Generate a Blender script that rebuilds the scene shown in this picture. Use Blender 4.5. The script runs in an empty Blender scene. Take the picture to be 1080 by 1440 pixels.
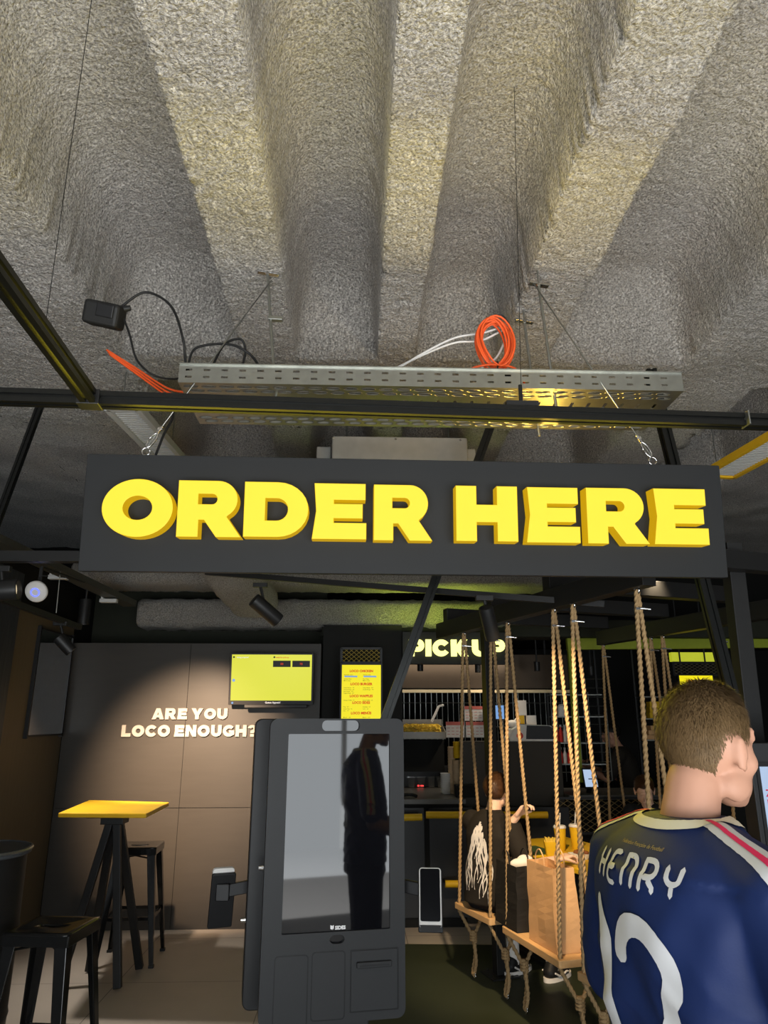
import bpy, bmesh, math, random
import numpy as np
from mathutils import Vector, Matrix, noise
from mathutils.bvhtree import BVHTree
random.seed(7)
sc = bpy.context.scene
COL = sc.collection
R = math.radians

# ------------------------------------------------------------------ camera
CAM_H = 1.65
PITCH, YAW, FPX = R(16.3), R(2.2), 1000.0
cam_data = bpy.data.cameras.new('camera')
cam_data.sensor_fit = 'VERTICAL'
cam_data.sensor_height = 36.0
cam_data.lens = FPX * 36.0 / 1440.0
cam_data.clip_start = 0.05
cam = bpy.data.objects.new('camera', cam_data)
COL.objects.link(cam)
cam.location = (0, 0, CAM_H)
cam.rotation_euler = (R(90) + PITCH, 0, -YAW)
sc.camera = cam
# ------------------------------------------------------------------ colour
sc.view_settings.view_transform = 'Standard'
sc.view_settings.look = 'None'
sc.view_settings.gamma = 1.0
sc.view_settings.use_curve_mapping = False
sc.view_settings.exposure = 0.0
# ------------------------------------------------------------------ world
w = bpy.data.worlds.new('world'); sc.world = w; w.use_nodes = True
w.node_tree.nodes['Background'].inputs[0].default_value = (0.72, 0.86, 1.0, 1)
w.node_tree.nodes['Background'].inputs[1].default_value = 0.12


def area(name, loc, target, size, size_y, power, color=(1, 1, 1), spread=180):
    l = bpy.data.lights.new(name, 'AREA'); l.shape = 'RECTANGLE'
    l.size = size; l.size_y = size_y; l.energy = power; l.color = color; l.spread = R(spread)
    o = bpy.data.objects.new(name, l); COL.objects.link(o); o.location = loc
    o.rotation_euler = (Vector(target) - Vector(loc)).to_track_quat('-Z', 'Y').to_euler()
    return o


def spot(name, loc, target, power, angle=40, color=(1, 0.8, 0.55), blend=0.6, radius=0.04):
    l = bpy.data.lights.new(name, 'SPOT'); l.energy = power; l.color = color
    l.spot_size = R(angle); l.spot_blend = blend; l.shadow_soft_size = radius
    o = bpy.data.objects.new(name, l); COL.objects.link(o); o.location = loc
    o.rotation_euler = (Vector(target) - Vector(loc)).to_track_quat('-Z', 'Y').to_euler()
    return o


area('window_daylight', (0.3, -3.2, 0.9), (0.1, 1.6, 3.9), 7.0, 2.4, 430, (0.90, 0.96, 1.0))
area('sunlit_floor_bounce', (0.3, -1.6, 0.06), (0.3, -1.2, 3.9), 6.5, 3.2, 720, (1.0, 0.985, 0.96), 150)  # unseen upward lamp added to brighten the ceiling like floor bounce
area('order_sign_glow', (0.23, 2.82, 2.50), (0.23, 0.5, 3.1), 2.4, 0.2, 42, (1.0, 0.80, 0.05))  # unseen lamp added before the letters to boost their yellow light
area('pickup_sign_glow', (0.72, 6.5, 2.42), (0.72, 6.4, 3.2), 1.0, 0.08, 5, (0.80, 1.0, 0.10))  # unseen upward lamp added at the letters to boost their green light
spot('slogan_spot', (-1.40, 4.30, 2.42), (-1.40, 6.6, 1.18), 1900, 46, (1, 0.70, 0.46), 1.0)  # lamp without a fixture, assumed from the warm pool on the slogan wall
spot('corner_spot', (-2.15, 5.15, 2.10), (-1.2, 5.3, 0.0), 110, 80, (1, 0.90, 0.78), 1.0)
area('sign_back_glow', (0.95, 3.22, 2.80), (0.85, 3.25, 3.6), 1.1, 0.06, 9, (1.0, 0.62, 0.10))  # unseen lamp assumed behind the sign, added to turn the tray underside gold
spot('swing_spot', (0.75, 3.3, 2.5), (1.2, 4.9, 0.7), 330, 46, (1, 0.74, 0.45), 0.7)
spot('table_spot', (1.9, 4.4, 2.6), (1.85, 4.9, 0.7), 130, 60, (1, 0.78, 0.5), 0.8)
spot('counter_spot', (1.4, 6.9, 2.3), (1.3, 7.6, 1.0), 32, 90, (1, 0.85, 0.65), 0.8)
area('kitchen_hood_light', (0.8, 7.5, 2.2), (0.8, 7.8, 1.0), 1.6, 0.3, 8, (1, 0.9, 0.75))

# ------------------------------------------------------------------ projection helpers (pixel of the 1080x1440 frame -> point of the place)
fwd = Vector((math.sin(YAW) * math.cos(PITCH), math.cos(YAW) * math.cos(PITCH), math.sin(PITCH)))
rgt = Vector((math.cos(YAW), -math.sin(YAW), 0))
upv = rgt.cross(fwd)
CP = Vector((0, 0, CAM_H))


def ray(x, y):
    return fwd + rgt * ((x - 540) / FPX) - upv * ((y - 720) / FPX)


def aY(x, y, Y):
    r = ray(x, y); return CP + r * (Y / r.y)


def aZ(x, y, Z):
    r = ray(x, y); return CP + r * ((Z - CAM_H) / r.z)


def aX(x, y, X):
    r = ray(x, y); return CP + r * (X / r.x)


def aP(x, y, o, n):
    r = ray(x, y); return CP + r * ((Vector(o) - CP).dot(n) / r.dot(n))


# ------------------------------------------------------------------ materials
MATS = {}


def mat(name, col, rough=0.6, metal=0.0, ns=None, namt=0.25, bump=0.0, bs=None, emit=None, es=0.0, spec=None, alpha=None, trans=None, stretch=None, col2=None):
    if name in MATS: return MATS[name]
    m = bpy.data.materials.new(name); m.use_nodes = True; nt = m.node_tree
    b = nt.nodes['Principled BSDF']
    b.inputs['Base Color'].default_value = (*col, 1)
    b.inputs['Roughness'].default_value = rough
    b.inputs['Metallic'].default_value = metal
    b.inputs['Specular IOR Level'].default_value = spec if spec is not None else (0.5 if metal > .2 or rough < .3 else 0.22)
    if emit is not None:
        b.inputs['Emission Color'].default_value = (*emit, 1); b.inputs['Emission Strength'].default_value = es
    if trans is not None: b.inputs['Transmission Weight'].default_value = trans
    ns = ns or 14.0
    tc = nt.nodes.new('ShaderNodeTexCoord'); mp = nt.nodes.new('ShaderNodeMapping')
    nt.links.new(tc.outputs['Object'], mp.inputs[0])
    if stretch: mp.inputs['Scale'].default_value = stretch
    nz = nt.nodes.new('ShaderNodeTexNoise'); nz.inputs['Scale'].default_value = ns; nz.inputs['Detail'].default_value = 5
    nt.links.new(mp.outputs[0], nz.inputs['Vector'])
    mx = nt.nodes.new('ShaderNodeMix'); mx.data_type = 'RGBA'
    c2 = col2 if col2 else tuple(c * (1 - namt) for c in col)
    mx.inputs[6].default_value = (*col, 1); mx.inputs[7].default_value = (*c2, 1)
    nt.links.new(nz.outputs['Fac'], mx.inputs[0]); nt.links.new(mx.outputs[2], b.inputs['Base Color'])
    if bump:
        bn = nt.nodes.new('ShaderNodeTexNoise'); bn.inputs['Scale'].default_value = bs or ns; bn.inputs['Detail'].default_value = 6
        nt.links.new(mp.outputs[0], bn.inputs['Vector'])
        bp = nt.nodes.new('ShaderNodeBump'); bp.inputs['Strength'].default_value = bump; bp.inputs['Distance'].default_value = 0.01
        nt.links.new(bn.outputs['Fac'], bp.inputs['Height']); nt.links.new(bp.outputs[0], b.inputs['Normal'])
    MATS[name] = m
    return m


def mat_spray(name, base=(0.64, 0.605, 0.56), scale=1.0):
    m = bpy.data.materials.new(name); m.use_nodes = True; nt = m.node_tree; b = nt.nodes['Principled BSDF']
    b.inputs['Roughness'].default_value = 0.95; b.inputs['Specular IOR Level'].default_value = 0.15
    tc = nt.nodes.new('ShaderNodeTexCoord')
    n1 = nt.nodes.new('ShaderNodeTexNoise'); n1.inputs['Scale'].default_value = 56 * scale; n1.inputs['Detail'].default_value = 4; n1.inputs['Roughness'].default_value = 0.7
    v = nt.nodes.new('ShaderNodeTexVoronoi'); v.inputs['Scale'].default_value = 58 * scale; v.feature = 'SMOOTH_F1'
    nt.links.new(tc.outputs['Object'], n1.inputs['Vector'])
    wv = nt.nodes.new('ShaderNodeVectorMath'); wv.operation = 'MULTIPLY_ADD'; wv.inputs[1].default_value = (0.05, 0.05, 0.05)
    nt.links.new(n1.outputs['Color'], wv.inputs[0]); nt.links.new(tc.outputs['Object'], wv.inputs[2]); nt.links.new(wv.outputs[0], v.inputs['Vector'])
    ad = nt.nodes.new('ShaderNodeMath'); ad.operation = 'SUBTRACT'
    nt.links.new(n1.outputs['Fac'], ad.inputs[0]); nt.links.new(v.outputs['Distance'], ad.inputs[1])
    bp = nt.nodes.new('ShaderNodeBump'); bp.inputs['Strength'].default_value = 1.0; bp.inputs['Distance'].default_value = 0.034 / scale
    nt.links.new(ad.outputs[0], bp.inputs['Height']); nt.links.new(bp.outputs[0], b.inputs['Normal'])
    cr = nt.nodes.new('ShaderNodeValToRGB'); cr.color_ramp.elements[0].position = 0.28; cr.color_ramp.elements[1].position = 0.62
    cr.color_ramp.elements[0].color = (*[c * 0.35 for c in base], 1); cr.color_ramp.elements[1].color = (*base, 1)
    n2 = nt.nodes.new('ShaderNodeTexNoise'); n2.inputs['Scale'].default_value = 95 * scale; n2.inputs['Detail'].default_value = 3
    nt.links.new(tc.outputs['Object'], n2.inputs['Vector']); nt.links.new(n2.outputs['Fac'], cr.inputs[0])
    nt.links.new(cr.outputs[0], b.inputs['Base Color'])
    return m


def mat_tile(name, c1, c2, grout, size=1.0, rough=0.55):
    m = bpy.data.materials.new(name); m.use_nodes = True; nt = m.node_tree; b = nt.nodes['Principled BSDF']
    b.inputs['Roughness'].default_value = rough
    tc = nt.nodes.new('ShaderNodeTexCoord'); mp = nt.nodes.new('ShaderNodeMapping'); nt.links.new(tc.outputs['Object'], mp.inputs[0])
    mp.inputs['Location'].default_value = (0.3, 0.25, 0)
    br = nt.nodes.new('ShaderNodeTexBrick'); br.offset = 0.0; br.inputs['Scale'].default_value = 1.0
    br.inputs['Brick Width'].default_value = size; br.inputs['Row Height'].default_value = size; br.inputs['Mortar Size'].default_value = 0.003
    nz = nt.nodes.new('ShaderNodeTexNoise'); nz.inputs['Scale'].default_value = 2.2; nz.inputs['Detail'].default_value = 8
    nt.links.new(mp.outputs[0], br.inputs['Vector']); nt.links.new(mp.outputs[0], nz.inputs['Vector'])
    mx = nt.nodes.new('ShaderNodeMix'); mx.data_type = 'RGBA'; mx.inputs[6].default_value = (*c1, 1); mx.inputs[7].default_value = (*c2, 1)
    nt.links.new(nz.outputs['Fac'], mx.inputs[0])
    nt.links.new(mx.outputs[2], br.inputs['Color1']); nt.links.new(mx.outputs[2], br.inputs['Color2']); br.inputs['Mortar'].default_value = (*grout, 1)
    nt.links.new(br.outputs['Color'], b.inputs['Base Color'])
    return m


SPRAY = mat_spray('sprayed_fibre')
LAGG = mat_spray('lagging_fibre', (0.5, 0.48, 0.44), 1.3)
TILE = mat_tile('stone_tile', (0.46, 0.41, 0.36), (0.32, 0.285, 0.25), (0.12, 0.11, 0.10), 0.98)
GREENF = mat('green_floor', (0.035, 0.042, 0.022), 0.5, ns=6)
PANEL = mat('wall_panel', (0.042, 0.038, 0.033), 0.42, ns=5, stretch=(1, 1, 6), namt=0.2)
WOODK = mat('black_wood', (0.030, 0.034, 0.038), 0.45, ns=5, stretch=(6, 6, 0.6), namt=0.5, bump=0.25)
BROWNP = mat('brown_panel', (0.11, 0.085, 0.05), 0.5, ns=6, stretch=(6, 6, 0.5))
DARK = mat('black_paint', (0.008, 0.008, 0.007), 0.7, spec=0.2)
DARK2 = mat('soffit_black', (0.02, 0.022, 0.014), 0.8)
STEELK = mat('black_powder_steel', (0.012, 0.012, 0.012), 0.45, 0.0, ns=40, spec=0.35)
EXTR = mat('black_anodised', (0.022, 0.023, 0.022), 0.3, 0.75, ns=40)
GLOSSK = mat('gloss_black_steel', (0.012, 0.012, 0.012), 0.16, 0.3)
BOARD = mat('sign_board_black', (0.018, 0.019, 0.020), 0.55, ns=3)
ZINC = mat('galvanised_steel', (0.40, 0.41, 0.38), 0.34, 0.9, ns=18, namt=0.35)
CHROME = mat('bright_zinc', (0.75, 0.75, 0.75), 0.2, 1.0)
ORANGE = mat('orange_cable', (0.95, 0.13, 0.03), 0.45)
WHITEC = mat('white_plastic', (0.75, 0.73, 0.70), 0.5)
RUBBER = mat('black_rubber', (0.015, 0.015, 0.015), 0.5)
KIOSK = mat('kiosk_grey', (0.030, 0.031, 0.033), 0.5, ns=120, namt=0.12)
KIOSKD = mat('kiosk_black', (0.007, 0.007, 0.008), 0.45, spec=0.3)
GLASSK = mat('screen_glass', (0.006, 0.006, 0.008), 0.03, spec=0.42)
YELLOWT = mat('yellow_tabletop', (0.80, 0.47, 0.02), 0.4, ns=8)
YELLOW = mat('yellow_paint', (0.80, 0.50, 0.02), 0.45)
ROPE = mat('hemp_rope', (0.50, 0.33, 0.16), 0.85, ns=160, namt=0.5)
PLY = mat('plywood', (0.72, 0.44, 0.20), 0.5, ns=6, stretch=(1, 8, 8), namt=0.3)
KRAFT = mat('kraft_paper', (0.62, 0.36, 0.17), 0.75, ns=25, namt=0.12, bump=0.1, bs=30)
BLACKP = mat('black_paper', (0.022, 0.020, 0.018), 0.65, bump=0.15, bs=25)
PAPER = mat('white_paper', (0.85, 0.80, 0.74), 0.8)
MIRROR = mat('mirror_glass', (0.85, 0.85, 0.85), 0.02, 1.0)
SKIN = mat('skin', (0.46, 0.245, 0.165), 0.5, ns=12, namt=0.12)
SKIN2 = mat('skin_pale', (0.80, 0.52, 0.38), 0.5, ns=12, namt=0.1)
HAIR = mat('light_brown_hair', (0.15, 0.092, 0.040), 0.6, ns=60, namt=0.5)
HAIR2 = mat('brown_hair', (0.10, 0.045, 0.020), 0.4, ns=60, namt=0.5)
NAVY = mat('navy_jersey', (0.008, 0.020, 0.085), 0.6, ns=10, namt=0.25, bump=0.05, bs=300)
PRINTW = mat('silver_white_print', (0.55, 0.56, 0.58), 0.5, ns=50, namt=0.08)
CREAM = mat('cream_trim', (0.72, 0.68, 0.52), 0.6)
PINK = mat('pink_stripe', (0.75, 0.03, 0.12), 0.6)
GOLD = mat('gold_script', (0.55, 0.42, 0.18), 0.5)
TEEB = mat('black_tshirt', (0.022, 0.018, 0.014), 0.85, ns=30)
DENIM = mat('black_trousers', (0.015, 0.015, 0.017), 0.85)
STEEL = mat('brushed_steel', (0.45, 0.44, 0.40), 0.3, 1.0, ns=20, stretch=(1, 1, 12))
LETTER = mat('sign_letter_face', (0.22, 0.15, 0.01), 0.5, emit=(1.0, 0.77, 0.045), es=0.95)
LETSIDE = mat('sign_letter_side', (0.2, 0.13, 0.0), 0.5, emit=(0.62, 0.36, 0.004), es=0.8)
PICKL = mat('pickup_letter_face', (0.8, 0.8, 0.2), 0.4, emit=(1.0, 0.98, 0.32), es=1.5)
SLOGAN = mat('slogan_letter', (0.36, 0.33, 0.29), 0.6)
TVSCR = mat('tv_screen_yellow', (0.02, 0.02, 0.01), 0.3, emit=(0.80, 0.80, 0.04), es=0.9)
MENUSCR = mat('menu_screen_yellow', (0.02, 0.02, 0.01), 0.3, emit=(0.95, 0.82, 0.01), es=0.95)
MENURED = mat('menu_red', (0.2, 0.01, 0.0), 0.5, emit=(0.75, 0.06, 0.01), es=0.8)
MENUGRN = mat('menu_dark_text', (0.02, 0.03, 0.01), 0.5, emit=(0.10, 0.11, 0.01), es=0.6)
BLUESCR = mat('blue_screen', (0.02, 0.03, 0.05), 0.3, emit=(0.22, 0.42, 0.80), es=0.8)
PALESCR = mat('pale_screen', (0.02, 0.03, 0.05), 0.3, emit=(0.55, 0.70, 0.95), es=0.8)
REDLED = mat('red_led', (0.1, 0, 0), 0.3, emit=(1.0, 0.04, 0.04), es=2.5)
BLUELED = mat('blue_led', (0, 0, 0.1), 0.3, emit=(0.12, 0.16, 1.0), es=2.0)
OLIVE = mat('yellow_green_paint', (0.30, 0.36, 0.03), 0.5)  # green light falling on the metal, put into its base colour
CLEAR = mat('clear_plastic', (0.75, 0.75, 0.72), 0.15, trans=0.8)
REDP = mat('red_print', (0.75, 0.05, 0.04), 0.6)
TAN = mat('tan_cup_paper', (0.62, 0.45, 0.28), 0.7)
FRIES = mat('fries', (0.85, 0.60, 0.08), 0.6, ns=40, namt=0.4)
GREY = mat('light_grey_enamel', (0.52, 0.52, 0.50), 0.5)


# ------------------------------------------------------------------ mesh builder
class MB:
    def __init__(s): s.v = []; s.f = []; s.m = []; s.mi = 0

    def add(s, vs, fs):
        o = len(s.v); s.v += [Vector(v) for v in vs]
        for f in fs: s.f.append([i + o for i in f]); s.m.append(s.mi)
        return s

    def box(s, c, size, M=None):
        hx, hy, hz = [k / 2 for k in size]; c = Vector(c)
        vs = [Vector((x, y, z)) for x in (-hx, hx) for y in (-hy, hy) for z in (-hz, hz)]
        vs = [(M @ v if M else v) + c for v in vs]
        return s.add(vs, [(0, 1, 3, 2), (4, 6, 7, 5), (0, 4, 5, 1), (2, 3, 7, 6), (0, 2, 6, 4), (1, 5, 7, 3)])

    def bar(s, p, q, wd, h, up=(0, 0, 1)):
        p = Vector(p); q = Vector(q); d = (q - p); L = d.length; d.normalize()
        u = Vector(up)
        if abs(u.dot(d)) > 0.97: u = Vector((0, 1, 0))
        x = d.cross(u).normalized(); z = x.cross(d)
        vs = []
        for e in (p, q):
            for a, b in ((-1, -1), (1, -1), (1, 1), (-1, 1)): vs.append(e + x * a * wd / 2 + z * b * h / 2)
        return s.add(vs, [(0, 1, 2, 3), (7, 6, 5, 4), (0, 4, 5, 1), (1, 5, 6, 2), (2, 6, 7, 3), (3, 7, 4, 0)])

    def cyl(s, p, q, r1, r2=None, n=16, cap=True):
        r2 = r1 if r2 is None else r2
        return s.tube([p, q], [r1, r2], n, cap)

    def tube(s, pts, r, n=8, cap=True, prof=None, twist=0.0):
        pts = [Vector(p) for p in pts]; N = len(pts)
        rs = r if isinstance(r, (list, tuple)) else [r] * N
        vs = []; x = None; L = 0
        for i, p in enumerate(pts):
            d = (pts[min(i + 1, N - 1)] - pts[max(i - 1, 0)])
            if d.length < 1e-9: d = Vector((0, 0, 1))
            d.normalize()
            if x is None:
                a = Vector((0, 0, 1)) if abs(d.z) < 0.9 else Vector((1, 0, 0))
                x = d.cross(a).normalized()
            else:
                x = (x - d * x.dot(d)).normalized()
            y = d.cross(x)
            if i: L += (p - pts[i - 1]).length
            for k in range(n):
                t = 2 * math.pi * k / n; rr = rs[i] * (prof[k] if prof else 1)
                t += twist * L
                vs.append(p + x * math.cos(t) * rr + y * math.sin(t) * rr)
        fs = []
        for i in range(N - 1):
            for k in range(n):
                a = i * n + k; b = i * n + (k + 1) % n
                fs.append((a, b, b + n, a + n))
        if cap: fs.append(tuple(range(n - 1, -1, -1))); fs.append(tuple((N - 1) * n + k for k in range(n)))
        return s.add(vs, fs)

    def lathe(s, c, prof, n=24, axis=(0, 0, 1)):
        a = Vector(axis).normalized()
        b = Vector((0, 0, 1)) if abs(a.z) < 0.9 else Vector((1, 0, 0))
        x = a.cross(b).normalized(); y = a.cross(x); vs = []; c = Vector(c)
        for r, h in prof:
            for k in range(n):
                t = 2 * math.pi * k / n
                vs.append(c + a * h + x * r * math.cos(t) + y * r * math.sin(t))
        fs = []
        for i in range(len(prof) - 1):
            for k in range(n):
                p = i * n + k; q = i * n + (k + 1) % n
                fs.append((p, q, q + n, p + n))
        fs.append(tuple(range(n - 1, -1, -1))); fs.append(tuple((len(prof) - 1) * n + k for k in range(n)))
        return s.add(vs, fs)

    def ell(s, c, rad, M=None, nu=20, nv=12):
        c = Vector(c); vs = []; fs = []
        vs.append(Vector((0, 0, rad[2])))
        for j in range(1, nv):
            ph = math.pi * j / nv
            for i in range(nu):
                t = 2 * math.pi * i / nu
                vs.append(Vector((rad[0] * math.sin(ph) * math.cos(t), rad[1] * math.sin(ph) * math.sin(t), rad[2] * math.cos(ph))))
        vs.append(Vector((0, 0, -rad[2]))); L = len(vs) - 1
        for i in range(nu):
            fs.append((0, 1 + i, 1 + (i + 1) % nu)); b = 1 + (nv - 2) * nu
            fs.append((L, b + (i + 1) % nu, b + i))
        for j in range(nv - 2):
            for i in range(nu):
                a = 1 + j * nu + i; d = 1 + j * nu + (i + 1) % nu
                fs.append((a, a + nu, d + nu, d))
        return s.add([(M @ v if M else v) + c for v in vs], fs)

    def cap(s, p, q, r1, r2, n=14):
        p = Vector(p); q = Vector(q)
        s.tube([p, q], [r1, r2], n); s.ell(p, (r1,) * 3, None, n, 8); s.ell(q, (r2,) * 3, None, n, 8)
        return s

    def chain(s, pts):
        for a, b in zip(pts[:-1], pts[1:]): s.cap(a[0], b[0], a[1], b[1])
        return s

    def loft(s, rings, n=32, e=2.3):
        # rings: (centre, half x, half y) in local axes, level rings
        vs = []
        for c, hx, hy in rings:
            c = Vector(c)
            for k in range(n):
                t = 2 * math.pi * k / n; ct, st = math.cos(t), math.sin(t)
                vs.append(c + Vector((hx * math.copysign(abs(ct) ** (2 / e), ct), hy * math.copysign(abs(st) ** (2 / e), st), 0)))
        fs = []
        for i in range(len(rings) - 1):
            for k in range(n):
                a = i * n + k; b = i * n + (k + 1) % n; fs.append((a, b, b + n, a + n))
        fs.append(tuple(range(n - 1, -1, -1))); fs.append(tuple((len(rings) - 1) * n + k for k in range(n)))
        return s.add(vs, fs)

    def prism(s, poly, o, ux, uy, un, d0, d1):
        # polygon in the plane (o, ux, uy) swept along un from d0 to d1
        o = Vector(o); ux = Vector(ux); uy = Vector(uy); un = Vector(un); n = len(poly)
        vs = [o + ux * a + uy * b + un * d for d in (d0, d1) for a, b in poly]
        fs = [tuple(range(n)), tuple(range(2 * n - 1, n - 1, -1))] + [(i, i + n, (i + 1) % n + n, (i + 1) % n) for i in range(n)]
        return s.add(vs, fs)

    def tf(s, M):
        s.v = [M @ v for v in s.v]; return s

    def build(s, name, m, parent=None, smooth=False, bevel=0, local=False, seg=2, fixn=True):
        me = bpy.data.meshes.new(name)
        ob = bpy.data.objects.new(name, me); COL.objects.link(ob)
        if parent is not None:
            ob.parent = parent
            Mi = Matrix.Identity(4) if local else MW(parent).inverted()
            vs = [Mi @ v for v in s.v]
        elif local: vs = s.v
        else:
            xs = [v.x for v in s.v]; ys = [v.y for v in s.v]; zs = [v.z for v in s.v]
            o = Vector(((min(xs) + max(xs)) / 2, (min(ys) + max(ys)) / 2, min(zs)))
            ob.location = o; vs = [v - o for v in s.v]
        me.from_pydata([tuple(v) for v in vs], [], s.f)
        for k in (m if isinstance(m, (list, tuple)) else [m]): me.materials.append(k)
        for i, p in enumerate(me.polygons): p.material_index = s.m[i]
        if fixn:
            bm = bmesh.new(); bm.from_mesh(me); bmesh.ops.recalc_face_normals(bm, faces=bm.faces); bm.to_mesh(me); bm.free()
        if smooth:
            for p in me.polygons: p.use_smooth = True
            if smooth == 'auto':
                me.set_sharp_from_angle(angle=R(40))
        if bevel:
            b = ob.modifiers.new('bevel', 'BEVEL'); b.width = bevel; b.segments = seg; b.limit_method = 'ANGLE'; b.angle_limit = R(40)
        return ob


def MW(o):
    M = o.matrix_basis.copy()
    while o.parent is not None:
        o = o.parent; M = o.matrix_basis @ M
    return M


def thing(name, label, cat, loc=(0, 0, 0), rz=0, group=None):
    o = bpy.data.objects.new(name, None); COL.objects.link(o)
    o.empty_display_size = 0.1
    o.location = loc; o.rotation_euler = (0, 0, rz)
    tag(o, label, cat, group); return o


def tag(o, label, cat, group=None):
    o['label'] = label; o['category'] = cat
    if group: o['group'] = group
    return o


def struct(o): o['kind'] = 'structure'; return o


def rrect(x0, y0, x1, y1, r, n=5):
    pts = []
    for cx, cy, a in ((x1 - r, y0 + r, -90), (x1 - r, y1 - r, 0), (x0 + r, y1 - r, 90), (x0 + r, y0 + r, 180)):
        for k in range(n + 1):
            t = R(a + 90 * k / n); pts.append((cx + r * math.cos(t), cy + r * math.sin(t)))
    return pts


def smooth_path(pts, n=8):
    P = [Vector(p) for p in pts]; out = []
    Q = [P[0]] + P + [P[-1]]
    for i in range(1, len(Q) - 2):
        for k in range(n):
            t = k / n; a, b, c, d = Q[i - 1:i + 3]
            out.append(0.5 * ((2 * b) + (c - a) * t + (2 * a - 5 * b + 4 * c - d) * t * t + (3 * b - a - 3 * c + d) * t ** 3))
    out.append(P[-1]); return out


def remeshed(mb, name, m, parent, voxel, smooth=4, local=True, drop=None):
    """one continuous surface grown from overlapping forms"""
    me = bpy.data.meshes.new('tmp'); me.from_pydata([tuple(v) for v in mb.v], [], mb.f)
    bm = bmesh.new(); bm.from_mesh(me); bmesh.ops.recalc_face_normals(bm, faces=bm.faces); bm.to_mesh(me); bm.free()
    t = bpy.data.objects.new('tmp', me); COL.objects.link(t)
    r = t.modifiers.new('r', 'REMESH'); r.mode = 'VOXEL'; r.voxel_size = voxel
    if smooth:
        s = t.modifiers.new('s', 'SMOOTH'); s.iterations = smooth; s.factor = 0.5
    dg = bpy.context.evaluated_depsgraph_get(); dg.update()
    me2 = bpy.data.meshes.new_from_object(t.evaluated_get(dg))
    bpy.data.objects.remove(t); bpy.data.meshes.remove(me)
    me2.name = name; me2.materials.clear(); me2.materials.append(m)
    for p in me2.polygons: p.use_smooth = True; p.material_index = 0
    ob = bpy.data.objects.new(name, me2); COL.objects.link(ob); ob.parent = parent
    return ob


# ------------------------------------------------------------------ lettering
def arc(cx, cy, rx, ry, a0, a1, n=14):
    return [(cx + rx * math.cos(R(a0 + (a1 - a0) * k / n)), cy + ry * math.sin(R(a0 + (a1 - a0) * k / n))) for k in range(n + 1)]


def glyph(c):
    if c == 'O': return [arc(.61, .5, .61, .5, 0, 360, 48)[:-1], arc(.61, .5, .25, .205, 360, 0, 32)[:-1]], 1.22
    if c == 'E': return [[(.03, 1), (.98, 1), (.98, .70), (.40, .70), (.40, .635), (.93, .635), (.93, .37), (.40, .37), (.40, .295), (1.0, .295), (1.0, 0), (0, 0), (.07, .5)]], 1.0
    if c == 'R': return [[(0, 0), (.38, 0), (.38, .3), (.47, .3), (.69, 0), (1.13, 0), (.87, .36)] + arc(.70, .665, .35, .335, -58, 90) + [(0, 1)],
                         [(.36, .58), (.36, .76)] + arc(.60, .67, .09, .09, 90, -90, 8)], 1.13
    if c == 'P': return [[(0, 0), (.38, 0), (.38, .28)] + arc(.68, .64, .36, .36, -90, 90) + [(0, 1)], [(.36, .55), (.36, .73)] + arc(.60, .64, .09, .09, 90, -90, 8)], 1.04
    if c == 'D': return [[(0, 0)] + arc(.6, .5, .55, .5, -90, 90) + [(0, 1)], [(.38, .3), (.38, .7)] + arc(.58, .5, .2, .2, 90, -90)], 1.15
    if c == 'H': return [[(0, 0), (.37, 0), (.37, .34), (.73, .34), (.73, 0), (1.1, 0), (1.1, 1), (.73, 1), (.73, .66), (.37, .66), (.37, 1), (0, 1)]], 1.1
    if c == 'I': return [[(0, 0), (.38, 0), (.38, 1), (0, 1)]], .38
    if c == 'C': return [arc(.58, .5, .58, .5, 35, 325, 36) + arc(.60, .5, .26, .2, 325, 35, 24)], 1.1
    if c == 'G': return [arc(.6, .5, .6, .5, 40, 310, 36) + [(1.15, .16), (1.15, .55), (.62, .55), (.62, .34), (.80, .34), (.80, .33)] + arc(.62, .5, .28, .21, 300, 40, 24)], 1.15
    if c == 'K': return [[(0, 0), (.37, 0), (.37, .36), (.66, 0), (1.14, 0), (.76, .53), (1.1, 1), (.64, 1), (.37, .64), (.37, 1), (0, 1)]], 1.14
    if c == 'U': return [[(0, 1)] + arc(.53, .42, .53, .42, 180, 360) + [(1.06, 1), (.69, 1)] + arc(.53, .44, .16, .15, 360, 180, 10) + [(.37, 1)]], 1.06
    if c == 'A': return [[(0, 0), (.41, 1), (.81, 1), (1.22, 0), (.82, 0), (.76, .16), (.46, .16), (.40, 0)], [(.53, .40), (.69, .40), (.61, .66)]], 1.22
    if c == 'Y': return [[(0, 1), (.42, 1), (.6, .68), (.78, 1), (1.2, 1), (.79, .36), (.79, 0), (.41, 0), (.41, .36)]], 1.2
    if c == 'L': return [[(0, 0), (.9, 0), (.9, .3), (.37, .3), (.37, 1), (0, 1)]], .9
    if c == 'N': return [[(0, 0), (.36, 0), (.36, .5), (.74, 0), (1.08, 0), (1.08, 1), (.72, 1), (.72, .5), (.34, 1), (0, 1)]], 1.08
    if c == '?': return [arc(.45, .68, .45, .32, 170, -50, 20) + [(.62, .38), (.62, .30), (.27, .30), (.27, .50)] + arc(.45, .68, .12, .10, -80, 170, 8), [(.26, 0), (.26, .23), (.63, .23), (.63, 0)]], .9
    return [], .5


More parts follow.
